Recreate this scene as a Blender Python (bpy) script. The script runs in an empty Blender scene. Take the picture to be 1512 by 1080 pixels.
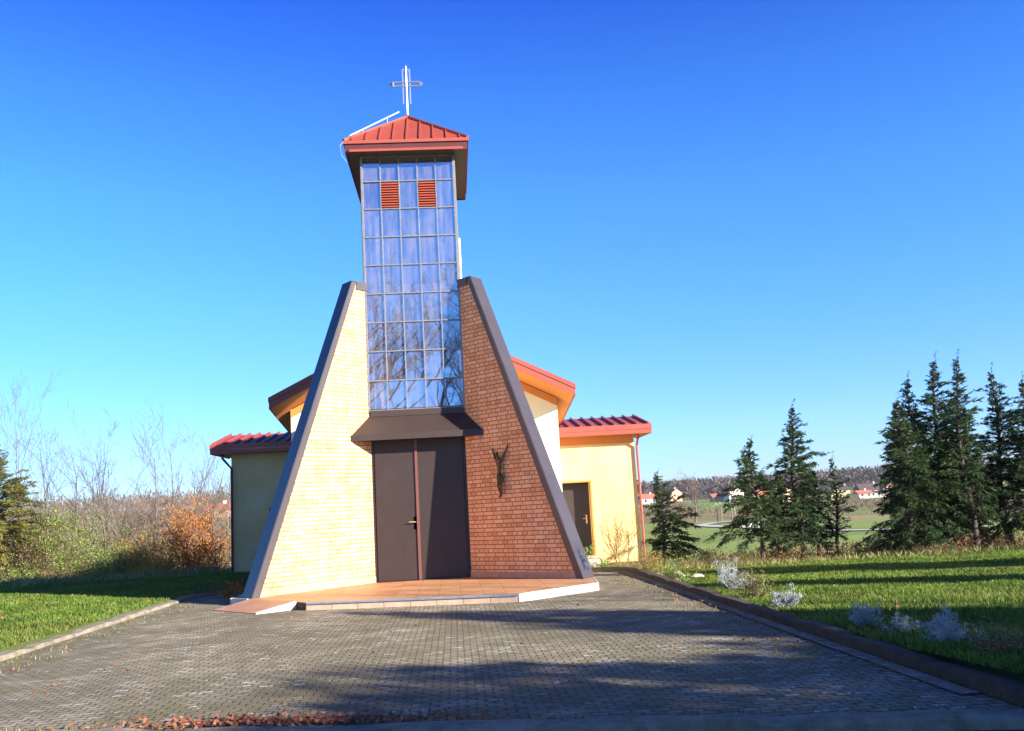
import bpy, math, random
import numpy as np
from mathutils import Vector, Matrix
HAZE=.0001
S=bpy.context.scene; COL=S.collection
rnd=random.Random(7); R=math.radians
# ------------------------------------------------------------ terrain
def sst(a,b,v):
    t=np.clip((v-a)/(b-a),0,1); return t*t*(3-2*t)
def gz(x,y):
    x=np.asarray(x,float); y=np.asarray(y,float)
    Rr=np.interp(y,[-60,-12,7,9,14,30,80,140,260,350,450,600,900,1500,2500],[0,.04,-.62,-.72,-2.0,-4.0,-5.2,-6.2,-6.2,-3.2,1.0,3.5,7.5,14,20])
    Ll=np.interp(y,[-60,-8,3,8,17,23,32,70,150,280,500,900,2500],[0,-.03,-.07,-.10,-.52,-1.3,-3,-6,-3,5.5,10,12,14])
    s=x/(y+18.0+(y<-17)*1e3)
    w=sst(-.12,.16,s); w=np.where(y<8,sst(-1,1,x),w)
    w=np.where((y>=8)&(y<20),sst(-1,1,x)*(20-y)/12+sst(-.12,.16,s)*(y-8)/12,w)
    z=Ll*(1-w)+Rr*w
    far=sst(60,300,y)
    return z+far*(1.2*np.sin(x/47.+1)+1.5*np.sin(x/113.+y/170.))+sst(500,900,y)*3*np.sin(x/210.+2)
def G(x,y): return float(gz(x,y))
def pave_z(y): return float(np.interp(y,[-60,.5,8,60],[-.11,-.11,-.55,-.55]))
# ------------------------------------------------------------ materials
def mat(name,col=(.5,.5,.5),rough=.7,metal=0,var=.0,scale=4,bump=0,bscale=30,spec=.5,detail=6,col2=None,island=None,transl=0,vec='Object'):
    m=bpy.data.materials.new(name); m.use_nodes=True; nt=m.node_tree; N=nt.nodes; L=nt.links
    b=N['Principled BSDF']; b.inputs['Roughness'].default_value=rough; b.inputs['Metallic'].default_value=metal
    b.inputs['Specular IOR Level'].default_value=spec
    b.inputs['Base Color'].default_value=(*col,1)
    tc=N.new('ShaderNodeTexCoord')
    out=None
    if col2 or var:
        c2=col2 or tuple(max(0,c*(1-var)) for c in col)
        no=N.new('ShaderNodeTexNoise'); no.inputs['Scale'].default_value=scale; no.inputs['Detail'].default_value=detail; no.inputs['Roughness'].default_value=.62
        L.new(tc.outputs[vec],no.inputs['Vector'])
        cr=N.new('ShaderNodeValToRGB'); cr.color_ramp.elements[0].position=.35; cr.color_ramp.elements[1].position=.65
        cr.color_ramp.elements[0].color=(*c2,1); cr.color_ramp.elements[1].color=(*col,1)
        L.new(no.outputs['Fac'],cr.inputs['Fac']); out=cr.outputs['Color']
    if island:
        ge=N.new('ShaderNodeNewGeometry'); cr=N.new('ShaderNodeValToRGB')
        els=cr.color_ramp.elements
        while len(els)<len(island): els.new(.5)
        for i,c in enumerate(island): els[i].position=i/(len(island)-1); els[i].color=(*c,1)
        L.new(ge.outputs['Random Per Island'],cr.inputs['Fac']); 
        no=N.new('ShaderNodeTexNoise'); no.inputs['Scale'].default_value=scale; no.inputs['Detail'].default_value=3
        L.new(tc.outputs[vec],no.inputs['Vector'])
        hv=N.new('ShaderNodeHueSaturation'); L.new(cr.outputs['Color'],hv.inputs['Color'])
        mr=N.new('ShaderNodeMapRange'); mr.inputs[1].default_value=.3; mr.inputs[2].default_value=.7; mr.inputs[3].default_value=.6; mr.inputs[4].default_value=1.3
        L.new(no.outputs['Fac'],mr.inputs[0]); L.new(mr.outputs[0],hv.inputs['Value']); out=hv.outputs['Color']
    if out is not None: L.new(out,b.inputs['Base Color'])
    if bump:
        nb=N.new('ShaderNodeTexNoise'); nb.inputs['Scale'].default_value=bscale; nb.inputs['Detail'].default_value=5
        L.new(tc.outputs[vec],nb.inputs['Vector']); bp=N.new('ShaderNodeBump'); bp.inputs['Strength'].default_value=bump; bp.inputs['Distance'].default_value=.02
        L.new(nb.outputs['Fac'],bp.inputs['Height']); L.new(bp.outputs[0],b.inputs['Normal'])
    if transl:
        tr=N.new('ShaderNodeBsdfTranslucent'); mx=N.new('ShaderNodeMixShader'); mx.inputs[0].default_value=transl
        if out is not None: L.new(out,tr.inputs['Color'])
        else: tr.inputs['Color'].default_value=(*col,1)
        L.new(b.outputs[0],mx.inputs[1]); L.new(tr.outputs[0],mx.inputs[2]); L.new(mx.outputs[0],N['Material Output'].inputs[0])
    return m
class NG:
    """tiny helper for math node graphs"""
    def __init__(s,m): s.m=m; s.N=m.node_tree.nodes; s.L=m.node_tree.links
    def _in(s,sock,v):
        if isinstance(v,(int,float)): sock.default_value=v
        else: s.L.new(v,sock)
    def ma(s,op,a,b=0,c=None,clamp=False):
        n=s.N.new('ShaderNodeMath'); n.operation=op; n.use_clamp=clamp; s._in(n.inputs[0],a); s._in(n.inputs[1],b)
        if c is not None: s._in(n.inputs[2],c)
        return n.outputs[0]
    def comb(s,x,y,z=0):
        n=s.N.new('ShaderNodeCombineXYZ'); s._in(n.inputs[0],x); s._in(n.inputs[1],y); s._in(n.inputs[2],z); return n.outputs[0]
    def mix(s,f,a,b):
        n=s.N.new('ShaderNodeMix'); n.data_type='RGBA'; s._in(n.inputs[0],f)
        for k,v in ((6,a),(7,b)):
            if isinstance(v,tuple): n.inputs[k].default_value=(*v,1)
            else: s.L.new(v,n.inputs[k])
        return n.outputs[2]
    def ramp(s,f,pts):
        n=s.N.new('ShaderNodeValToRGB'); e=n.color_ramp.elements
        while len(e)<len(pts): e.new(.5)
        for i,(p,c) in enumerate(pts): e[i].position=p; e[i].color=(*c,1) if isinstance(c,tuple) else (c,c,c,1)
        s.L.new(f,n.inputs[0]); return n.outputs[0]
    def noise(s,vec,scale,detail=4,rough=.6):
        n=s.N.new('ShaderNodeTexNoise'); n.inputs['Scale'].default_value=scale; n.inputs['Detail'].default_value=detail; n.inputs['Roughness'].default_value=rough
        s.L.new(vec,n.inputs['Vector']); return n.outputs['Fac']
    def white(s,vec):
        n=s.N.new('ShaderNodeTexWhiteNoise'); n.noise_dimensions='3D'; s.L.new(vec,n.inputs['Vector']); return n.outputs['Value']
    def sm(s,v,a,b,c=0.,d=1.):
        n=s.N.new('ShaderNodeMapRange'); n.interpolation_type='SMOOTHSTEP'; s.L.new(v,n.inputs[0])
        for i,q in enumerate((a,b,c,d)): n.inputs[i+1].default_value=q
        return n.outputs[0]
    def bump(s,h,strength,dist,to):
        n=s.N.new('ShaderNodeBump'); n.inputs['Strength'].default_value=strength; n.inputs['Distance'].default_value=dist
        s.L.new(h,n.inputs['Height']); s.L.new(n.outputs[0],to)
def brick_mat():
    m=mat('facing_brick',(.6,.33,.17),.85,spec=.25); g=NG(m); b=g.N['Principled BSDF']
    uv=g.N.new('ShaderNodeUVMap'); sp=g.N.new('ShaderNodeSeparateXYZ'); g.L.new(uv.outputs[0],sp.inputs[0]); u,v=sp.outputs[0],sp.outputs[1]
    vr=g.ma('DIVIDE',v,.0745); row=g.ma('FLOOR',vr); fv=g.ma('FRACT',vr)
    par=g.ma('MODULO',row,2)
    w=g.ma('ADD',g.ma('MULTIPLY',par,.1252),.1252)
    ur=g.ma('ADD',g.ma('DIVIDE',u,w),g.ma('ADD',g.ma('MULTIPLY',par,.25),.13)); cu=g.ma('FLOOR',ur); fu=g.ma('FRACT',ur)
    du=g.ma('MULTIPLY',g.ma('SUBTRACT',.5,g.ma('ABSOLUTE',g.ma('SUBTRACT',fu,.5))),w)
    dv=g.ma('MULTIPLY',g.ma('SUBTRACT',.5,g.ma('ABSOLUTE',g.ma('SUBTRACT',fv,.5))),.0745)
    tc=g.N.new('ShaderNodeTexCoord')
    wob=g.ma('MULTIPLY',g.ma('SUBTRACT',g.noise(uv.outputs[0],40,3),.5),.006)
    d=g.ma('ADD',g.ma('MINIMUM',du,dv),wob)
    k=g.sm(d,.0035,.008)
    rn=g.white(g.comb(cu,row,3)); 
    bc=g.ramp(rn,[(0,(.68,.33,.15)),(.25,(.84,.43,.20)),(.7,(.89,.49,.25)),(1,(.92,.56,.33))])
    fine=g.noise(uv.outputs[0],90,4); bc=g.mix(g.sm(fine,.35,.75,0,.35),bc,(.42,.2,.1))
    patch=g.noise(uv.outputs[0],2.2,3); bc=g.mix(g.sm(patch,.5,.75,0,.3),bc,(.66,.36,.2))
    mo=g.mix(g.sm(g.noise(uv.outputs[0],8,3),.35,.65),(.17,.08,.038),(.26,.14,.065))
    g.L.new(g.mix(k,mo,bc),b.inputs['Base Color'])
    h=g.ma('ADD',k,g.ma('MULTIPLY',fine,.25)); g.bump(h,.9,.007,b.inputs['Normal'])
    return m
def paver_mat():
    m=mat('concrete_pavers',(.17,.16,.14),.9,spec=.2); g=NG(m); b=g.N['Principled BSDF']
    tc=g.N.new('ShaderNodeTexCoord'); O=tc.outputs['Object']; sp=g.N.new('ShaderNodeSeparateXYZ'); g.L.new(O,sp.inputs[0]); x,y=sp.outputs[0],sp.outputs[1]
    # interlocking blocks .2 x .1 with wavy edges
    y2=g.ma('ADD',y,g.ma('MULTIPLY',g.ma('SINE',g.ma('MULTIPLY',x,96.66)),.004))
    vr=g.ma('DIVIDE',y2,.085); row=g.ma('FLOOR',vr); fv=g.ma('FRACT',vr)
    ur=g.ma('ADD',g.ma('DIVIDE',x,.13),g.ma('MULTIPLY',g.ma('MODULO',row,2),.5)); cu=g.ma('FLOOR',ur); fu=g.ma('FRACT',ur)
    du=g.ma('MULTIPLY',g.ma('SUBTRACT',.5,g.ma('ABSOLUTE',g.ma('SUBTRACT',fu,.5))),.13)
    dv=g.ma('MULTIPLY',g.ma('SUBTRACT',.5,g.ma('ABSOLUTE',g.ma('SUBTRACT',fv,.5))),.085)
    wob=g.ma('MULTIPLY',g.ma('SUBTRACT',g.noise(O,30,4),.5),.02)
    d=g.ma('ADD',g.ma('MINIMUM',du,dv),wob); k=g.sm(d,.003,.012)
    # dark holes where two blocks meet
    hole=g.ma('SUBTRACT',1,g.sm(g.ma('ADD',g.ma('ADD',g.ma('MULTIPLY',du,1),dv),wob),.012,.028))
    rn=g.white(g.comb(cu,row,1)); rn2=g.white(g.comb(cu,row,7))
    big=g.noise(O,.55,5); mid=g.noise(O,3.5,5); fine=g.noise(O,60,5,.7)
    base=g.ramp(rn,[(0,(.21,.178,.12)),(.3,(.28,.24,.168)),(.8,(.35,.30,.215)),(1,(.42,.365,.27))])
    base=g.mix(g.sm(big,.40,.60,0,.7),base,(.12,.105,.065))
    base=g.mix(g.sm(mid,.42,.66,0,.7),base,(.125,.115,.05)); base=g.mix(g.sm(g.noise(O,9,5,.75),.5,.7,0,.6),base,(.24,.195,.12))
    base=g.mix(g.sm(fine,.4,.75,0,.5),base,(.30,.265,.20))
    joint=g.mix(g.sm(g.noise(O,5,4),.4,.62),(.07,.064,.045),(.10,.095,.045))
    c=g.mix(g.ma('ADD',g.ma('MULTIPLY',k,.6),.4),joint,base); hv_=g.sm(g.noise(O,1.3,4,.7),.35,.65,.35,.95); c=g.mix(g.ma('MULTIPLY',hole,hv_),c,(.022,.02,.014))
    # pale lichen on scattered blocks
    area=g.sm(g.noise(O,.9,4),.40,.62); lich=g.sm(g.noise(O,22,4,.75),.50,.58)
    pick=g.ma('GREATER_THAN',g.ma('ADD',rn2,g.ma('MULTIPLY',area,.12)),.955)
    l1=g.ma('MULTIPLY',g.ma('MULTIPLY',pick,lich),k)
    sp2=g.ma('MULTIPLY',g.sm(g.noise(O,16,5,.82),.62,.65),g.ma('ADD',g.ma('MULTIPLY',area,.8),.2))
    c=g.mix(g.ma('MULTIPLY',g.ma('MAXIMUM',l1,sp2),.85,clamp=True),c,(.52,.52,.48))
    stn=g.sm(g.noise(O,.32,5,.75),.46,.60,0,.5); c=g.mix(stn,c,(.115,.10,.065)); ms=g.sm(g.noise(O,.8,6,.8),.54,.66,0,.55); c=g.mix(ms,c,(.15,.135,.05)); dr=g.sm(g.noise(O,.5,6,.8),.56,.68,0,.6); c=g.mix(dr,c,(.33,.29,.22)); lf=g.sm(g.noise(O,17,4,.8),.66,.70,0,.6); c=g.mix(lf,c,(.22,.10,.04))
    g.L.new(c,b.inputs['Base Color'])
    h=g.ma('ADD',g.ma('ADD',k,g.ma('MULTIPLY',fine,.5)),g.ma('MULTIPLY',rn,.35)); g.bump(h,1,.012,b.inputs['Normal'])
    return m
def ground_mat():
    m=mat('meadow_soil',(.1,.12,.04),.95,spec=.1); g=NG(m); b=g.N['Principled BSDF']
    at=g.N.new('ShaderNodeAttribute'); at.attribute_name='zone'; tc=g.N.new('ShaderNodeTexCoord'); O=tc.outputs['Object']
    n=g.noise(O,.12,6); n2=g.noise(O,3,5); n3=g.noise(O,30,4)
    c=g.mix(g.sm(n,.4,.62,0,.45),at.outputs['Color'],(.19,.18,.07))
    c=g.mix(g.sm(n2,.4,.7,0,.45),c,(.10,.115,.035)); c=g.mix(g.sm(n3,.45,.7,0,.35),c,(.17,.16,.06))
    g.L.new(c,b.inputs['Base Color']); g.bump(n3,.8,.04,b.inputs['Normal']); return m
def tile_mat():
    m=mat('terracotta_tiles',(.5,.27,.15),.55,spec=.4); g=NG(m); b=g.N['Principled BSDF']
    tc=g.N.new('ShaderNodeTexCoord'); O=tc.outputs['Object']; sp=g.N.new('ShaderNodeSeparateXYZ'); g.L.new(O,sp.inputs[0])
    r=[]
    for s in (sp.outputs[0],sp.outputs[1]):
        q=g.ma('DIVIDE',s,.33); f=g.ma('FRACT',q); r.append((g.ma('FLOOR',q),g.ma('SUBTRACT',.5,g.ma('ABSOLUTE',g.ma('SUBTRACT',f,.5)))))
    d=g.ma('MINIMUM',r[0][1],r[1][1]); k=g.sm(d,.008,.02)
    rn=g.white(g.comb(r[0][0],r[1][0],2)); c=g.ramp(rn,[(0,(.42,.20,.09)),(1,(.50,.27,.125))])
    c=g.mix(g.sm(g.noise(O,2.5,5),.45,.7,0,.4),c,(.50,.33,.22)); c=g.mix(k,(.25,.17,.12),c)
    g.L.new(c,b.inputs['Base Color']); g.bump(k,.6,.003,b.inputs['Normal']); return m
def glass_mat():
    m=bpy.data.materials.new('mirror_glass'); m.use_nodes=True; g=NG(m); N=g.N; N.remove(N['Principled BSDF'])
    gl=N.new('ShaderNodeBsdfGlossy'); gl.inputs['Roughness'].default_value=.015; gl.inputs['Color'].default_value=(.70,.78,.88,1)
    tr=N.new('ShaderNodeBsdfTransparent'); tr.inputs['Color'].default_value=(.80,.80,.78,1)
    mx=N.new('ShaderNodeMixShader'); mx.inputs[0].default_value=.60
    tc=N.new('ShaderNodeTexCoord'); df=N.new('ShaderNodeBsdfDiffuse'); df.inputs['Color'].default_value=(.46,.38,.36,1); m2=N.new('ShaderNodeMixShader')
    mp=N.new('ShaderNodeMapping'); mp.inputs['Scale'].default_value=(6,6,1.2); g.L.new(tc.outputs['Object'],mp.inputs['Vector']); g.L.new(g.sm(g.noise(mp.outputs[0],1.1,5,.7),.35,.72,.05,.24),m2.inputs[0])
    g.L.new(tr.outputs[0],mx.inputs[1]); g.L.new(gl.outputs[0],mx.inputs[2]); g.L.new(mx.outputs[0],m2.inputs[1]); g.L.new(df.outputs[0],m2.inputs[2]); g.L.new(m2.outputs[0],N['Material Output'].inputs[0]); n=g.noise(tc.outputs['Object'],1.6,2); g.bump(n,.05,.01,gl.inputs['Normal'])
    return m
M={}
M['brick']=brick_mat(); M['paver']=paver_mat(); M['ground']=ground_mat(); M['tile']=tile_mat(); M['glass']=glass_mat()
M['skirting']=mat('skirting',(.5,.30,.19),.7,var=.2,scale=9)
M['flash']=mat('dark_taupe_sheet_metal',(.058,.047,.05),.42,.15,var=.12,scale=3,spec=.6)
M['canopy']=mat('canopy_sheet_metal',(.047,.031,.026),.5,.1,var=.15,scale=3)
M['door']=mat('dark_brown_steel',(.032,.020,.016),.5,.05,var=.15,scale=3,bump=.03,bscale=8)
M['strip']=mat('red_brown_strip',(.14,.05,.04),.5)
M['brass']=mat('brass',(.75,.50,.26),.4,.2)
M['mullion']=mat('aluminium_mullion',(.30,.28,.27),.5,.5,var=.3,scale=20)
M['redroof']=mat('red_sheet_roof',(.31,.055,.035),.5,.05,var=.15,scale=2.5)
M['redtrim']=mat('red_fascia',(.33,.068,.042),.5,.03,var=.12,scale=3)
M['maroon']=mat('maroon_fascia',(.10,.022,.022),.5,.05,var=.15,scale=4)
M['soffit']=mat('brown_soffit',(.10,.065,.04),.6,var=.15)
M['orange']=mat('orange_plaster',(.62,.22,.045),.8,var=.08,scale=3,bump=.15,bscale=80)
M['cream']=mat('cream_plaster',(.70,.48,.23),.9,col2=(.62,.41,.18),scale=1.3,bump=.25,bscale=90)
M['pale']=mat('pale_plaster',(.80,.74,.56),.9,col2=(.76,.70,.50),scale=1.3,bump=.25,bscale=90)
def weathered(m,base,stain,amt=.45):
    g=NG(m); b=g.N['Principled BSDF']; tc=g.N.new('ShaderNodeTexCoord'); mp=g.N.new('ShaderNodeMapping'); mp.inputs['Scale'].default_value=(5,5,.55); g.L.new(tc.outputs['Object'],mp.inputs['Vector'])
    st=g.noise(mp.outputs[0],1.6,6,.7); bl=g.noise(tc.outputs['Object'],1.1,5)
    src=b.inputs['Base Color'].links[0].from_socket; c=g.mix(g.sm(st,.52,.74,0,amt),src,stain); c=g.mix(g.sm(bl,.5,.7,0,amt*.7),c,base); g.L.new(c,b.inputs['Base Color'])
weathered(M['cream'],(.70,.60,.38),(.50,.34,.13)); weathered(M['pale'],(.70,.62,.45),(.55,.45,.28),.3)
weathered(M['door'],(.045,.032,.026),(.02,.013,.011),.6); weathered(M['redroof'],(.24,.06,.045),(.18,.035,.03),.6); weathered(M['canopy'],(.06,.045,.036),(.03,.02,.017),.5); weathered(M['flash'],(.075,.066,.066),(.035,.03,.032),.5)
M['plinth']=mat('brown_plinth',(.11,.045,.035),.8,var=.3,scale=7)
M['white']=mat('white_painted_metal',(.75,.76,.78),.35,.3)
M['silver']=mat('polished_cross_metal',(.58,.58,.62),.25,.75)
M['bluegrey']=mat('blue_grey_nosing',(.22,.27,.33),.6,var=.3,scale=14)
M['riser']=mat('pale_riser',(.62,.42,.29),.8,var=.25,scale=5,bump=.2)
M['whiteriser']=mat('pale_edge_stone',(.68,.60,.50),.8,var=.2,scale=6,bump=.2)
M['concrete']=mat('old_concrete',(.26,.22,.17),.95,col2=(.13,.12,.07),scale=6,bump=.6,bscale=35)
M['kerbdark']=mat('mossy_rusty_kerb',(.06,.035,.02),.95,col2=(.022,.02,.010),scale=7,bump=.7,bscale=30)
M['asphalt']=mat('old_asphalt',(.06,.06,.058),.95,var=.35,scale=9,bump=.5,bscale=120)
M['bronze']=mat('dark_bronze',(.11,.085,.04),.45,.5,col2=(.06,.05,.03),scale=14)
M['bark']=mat('dark_bark',(.075,.055,.045),.95,var=.4,scale=18,bump=.6,bscale=50)
M['greybark']=mat('grey_brown_bark',(.16,.125,.105),.95,var=.35,scale=12,bump=.4,bscale=40)
M['twig']=mat('thin_twigs',(.17,.105,.075),.95,var=.35,scale=2)
M['palebark']=mat('pale_birch_bark',(.5,.46,.42),.9,var=.3,scale=6)
M['needle']=mat('conifer_sprays',rough=.75,spec=.25,scale=1.3,transl=.28,island=[(.012,.032,.012),(.022,.055,.018),(.035,.075,.022),(.06,.10,.03),(.085,.12,.035)])
M['yellowneedle']=mat('yellow_green_sprays',rough=.75,spec=.25,scale=1.6,transl=.3,island=[(.05,.08,.02),(.12,.16,.03),(.20,.23,.045),(.30,.26,.055),(.36,.22,.05)])
M['deadtwig']=mat('dead_inner_twigs',rough=.9,spec=.1,scale=2,island=[(.10,.07,.05),(.16,.11,.075),(.12,.10,.05)])
def leafmat(n,cols,t=.3): M[n]=mat(n,rough=.65,spec=.3,scale=2.5,transl=t,island=cols)
leafmat('orange_leaf',[(.28,.08,.01),(.50,.15,.015),(.62,.22,.025),(.55,.28,.05)],.4)
leafmat('yellow_leaf',[(.30,.22,.03),(.45,.30,.04),(.55,.35,.05),(.25,.22,.04)],.4)
leafmat('green_leaf',[(0.075,0.150,0.030),(0.135,0.255,0.045),(0.240,0.360,0.075),(0.330,0.405,0.090)],.3)
leafmat('olive_leaf',[(0.098,0.105,0.035),(0.168,0.168,0.056),(0.238,0.182,0.070),(0.182,0.112,0.056)],.25)
leafmat('brown_leaf',[(0.150,0.088,0.050),(0.250,0.138,0.075),(0.350,0.188,0.088),(0.175,0.150,0.075)],.25)
leafmat('silver_leaf',[(.28,.31,.30),(.42,.45,.44),(.54,.57,.56),(.20,.22,.19)],.15)
leafmat('tan_heather',[(.30,.18,.05),(.38,.26,.07),(.28,.26,.06),(.22,.12,.04)],.3)
leafmat('fallen_leaf',[(.20,.06,.03),(.30,.10,.05),(.38,.16,.08),(.16,.07,.04)],.1)
leafmat('wood_mass',[(.11,.075,.055),(.15,.10,.075),(.20,.135,.09),(.17,.13,.07),(.10,.085,.05)],.15)
leafmat('far_wood_mass',[(.055,.042,.042),(.075,.052,.048),(.095,.065,.055),(.045,.042,.038)],.1)
M['blade']=mat('grass_blades',rough=.6,spec=.25,scale=.8,transl=.35,island=[(.05,.11,.008),(.08,.155,.012),(.11,.19,.018),(.145,.215,.03),(.22,.22,.06)])
def patchy(m,col,lo,hi,sc_,amt):
    g=NG(m); b=g.N['Principled BSDF']; tc=g.N.new('ShaderNodeTexCoord'); k=g.sm(g.noise(tc.outputs['Object'],sc_,5,.65),lo,hi,0,amt); src=b.inputs['Base Color'].links[0].from_socket
    c=g.mix(k,src,col); g.L.new(c,b.inputs['Base Color'])
patchy(M['blade'],(.19,.18,.05),.50,.66,.55,.5); patchy(M['blade'],(.045,.085,.012),.5,.68,1.7,.7)
M['dryblade']=mat('rough_grass_blades',rough=.7,spec=.2,scale=.8,transl=.3,island=[(.08,.12,.025),(.16,.18,.05),(.26,.22,.09),(.34,.27,.14)])
M['stone']=mat('pale_garden_stone',(.5,.44,.36),.9,var=.4,scale=9,bump=.5)
M['asphaltroad']=mat('pale_lane',(.42,.40,.37),.9,var=.2,scale=.5)
M['tilefar']=mat('clay_roof',(.42,.13,.07),.8,var=.25,scale=.8)
M['darkfar']=mat('dark_roof',(.07,.05,.045),.8,var=.2,scale=.8)
M['wallwhite']=mat('white_render',(.68,.66,.60),.9,var=.1,scale=.7)
M['wallyellow']=mat('yellow_render',(.62,.50,.26),.9,var=.1,scale=.7)
M['wallpeach']=mat('peach_render',(.58,.36,.24),.9,var=.1,scale=.7)
M['pane']=mat('dark_pane',(.03,.035,.05),.15)
M['interior']=mat('grey_brown_lining',(.16,.13,.11),.8,col2=(.11,.09,.08),scale=2.5); M['timber']=mat('orange_timber_panel',(.62,.30,.13),.6,col2=(.45,.2,.08),scale=2.5)
M['curtain']=mat('pink_beige_blind',(.50,.37,.33),.8,col2=(.36,.27,.25),scale=3)
# ------------------------------------------------------------ mesh builder
def tag(o,label=None,cat=None,group=None,kind=None):
    if label: o['label']=label
    if cat: o['category']=cat
    if group: o['group']=group
    if kind: o['kind']=kind
    return o
def empty(name,loc,label,cat,group=None,rz=0):
    o=bpy.data.objects.new(name,None); COL.objects.link(o); o.location=loc; o.rotation_euler=(0,0,rz); o.empty_display_size=.2
    return tag(o,label,cat,group)
def link(o,parent=None):
    COL.objects.link(o)
    if parent is not None:
        o.parent=parent
        o.matrix_parent_inverse=Matrix.Identity(4)
    return o
def wpart(o,parent):
    """mesh given in world coordinates, parent placed somewhere"""
    COL.objects.link(o); o.parent=parent
    mw=Matrix.Translation(parent.location)@Matrix.Rotation(parent.rotation_euler.z,4,'Z')
    p=parent
    if parent.parent is not None: mw=Matrix.Translation(parent.parent.location)@Matrix.Rotation(parent.parent.rotation_euler.z,4,'Z')
    inv=mw.inverted(); o.data.transform(inv); return o
class MB:
    def __init__(s): s.v=[]; s.f=[]
    def add(s,v,f):
        n=len(s.v); s.v+= [tuple(a) for a in v]; s.f+=[tuple(i+n for i in q) for q in f]; return s
    def box(s,a,b):
        x0,y0,z0=[min(a[i],b[i]) for i in range(3)]; x1,y1,z1=[max(a[i],b[i]) for i in range(3)]
        return s.add([(x0,y0,z0),(x1,y0,z0),(x1,y1,z0),(x0,y1,z0),(x0,y0,z1),(x1,y0,z1),(x1,y1,z1),(x0,y1,z1)],
          [(0,3,2,1),(4,5,6,7),(0,1,5,4),(1,2,6,5),(2,3,7,6),(3,0,4,7)])
    def prism(s,poly,vec):
        n=len(poly); vec=Vector(vec); P=[Vector(p) for p in poly]; Q=[p+vec for p in P]
        return s.add(P+Q,[tuple(range(n))[::-1],tuple(range(n,2*n))]+[(i,(i+1)%n,n+(i+1)%n,n+i) for i in range(n)])
    def tube(s,pts,rad,n=8,cap=True):
        P=[Vector(p) for p in pts]; r=rad if hasattr(rad,'__len__') else [rad]*len(P); vs=[];fs=[]
        for i,p in enumerate(P):
            d=(P[min(i+1,len(P)-1)]-P[max(i-1,0)]).normalized()
            a=d.cross(Vector((0,0,1)));  a=Vector((1,0,0)) if a.length<1e-3 else a.normalized(); b=d.cross(a)
            for k in range(n):
                t=2*math.pi*k/n; vs.append(p+(a*math.cos(t)+b*math.sin(t))*r[i])
        for i in range(len(P)-1):
            for k in range(n): fs.append((i*n+k,i*n+(k+1)%n,(i+1)*n+(k+1)%n,(i+1)*n+k))
        if cap: fs+= [tuple(range(n))[::-1],tuple(range((len(P)-1)*n,len(P)*n))]
        return s.add(vs,fs)
    def obj(s,name,m,smooth=False,bevel=0):
        me=bpy.data.meshes.new(name); me.from_pydata(s.v,[],s.f); me.update(); me.materials.append(m)
        import bmesh
        b=bmesh.new(); b.from_mesh(me); bmesh.ops.recalc_face_normals(b,faces=b.faces); b.to_mesh(me); b.free()
        if smooth:
            for p in me.polygons: p.use_smooth=True
        o=bpy.data.objects.new(name,me)
        if bevel:
            md=o.modifiers.new('bevel','BEVEL'); md.width=bevel; md.segments=2; md.limit_method='ANGLE'
        return o
    def part(s,name,m,parent,**k): return wpart(s.obj(name,m,**k),parent)
    def top(s,name,m,label,cat,group=None,kind=None,**k):
        o=s.obj(name,m,**k); COL.objects.link(o); return tag(o,label,cat,group,kind)
def npmesh(name,V,F,m):
    V=np.asarray(V,np.float32); F=np.asarray(F,np.int32); k=F.shape[1]
    me=bpy.data.meshes.new(name); me.vertices.add(len(V)); me.vertices.foreach_set('co',V.ravel())
    me.loops.add(F.size); me.loops.foreach_set('vertex_index',F.ravel()); me.polygons.add(len(F))
    me.polygons.foreach_set('loop_start',np.arange(0,F.size,k,dtype=np.int32)); me.polygons.foreach_set('loop_total',np.full(len(F),k,np.int32))
    me.update(calc_edges=True); me.materials.append(m); return bpy.data.objects.new(name,me)
def leaves(name,C,D,Ln,W,m,rs,fold=True):
    """diamond leaves at centres C, direction D"""
    C=np.asarray(C); D=np.asarray(D); D=D/np.maximum(np.linalg.norm(D,axis=1,keepdims=True),1e-6)
    n=len(C); Rv=rs.normal(size=(n,3)); Sd=np.cross(D,Rv); Sd/=np.maximum(np.linalg.norm(Sd,axis=1,keepdims=True),1e-6)
    Ln=np.broadcast_to(Ln,(n,))[:,None]; W=np.broadcast_to(W,(n,))[:,None]
    V=np.stack([C,C+D*Ln*.45+Sd*W*.5,C+D*Ln,C+D*Ln*.45-Sd*W*.5],1).reshape(-1,3)
    F=np.arange(4*n).reshape(n,4); return npmesh(name,V,F,m)
# ------------------------------------------------------------ ground
def axis(fr,step0,far,g):
    a=[fr]; s=step0
    while a[-1]<far: a.append(a[-1]+s); s*=g
    return a
ypos=axis(26,.7,2600,1.035); ys=np.array(sorted(list(np.arange(-50,-14,2.))+list(np.arange(-14,26,.5))+ypos))
xr=axis(20,.7,2200,1.045); xs=np.array(sorted([-a for a in xr]+list(np.arange(-19.5,20,.5))+xr))
X,Y=np.meshgrid(xs,ys); Z=gz(X,Y)
yard=(X>-4.4)&(X<4.3)&(Y<16); Z2=np.where(yard,np.minimum(Z,-.3-np.where(Y>.5,np.minimum((Y-.5)*.06,.45),0)),Z)
yard2=(Y<-10.5)&(X>-8)&(X<8)
nx,ny=len(xs),len(ys); V=np.stack([X,Y,Z2],-1).reshape(-1,3)
idx=np.arange(nx*ny).reshape(ny,nx); F=np.stack([idx[:-1,:-1],idx[:-1,1:],idx[1:,1:],idx[1:,:-1]],-1).reshape(-1,4)
go=npmesh('ground',V,F,M['ground']); COL.objects.link(go); tag(go,kind='structure'); go['label']='grassy ground running from the lawns down to the valley fields'
for p in go.data.polygons: p.use_smooth=True
x,y=V[:,0],V[:,1]
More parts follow.
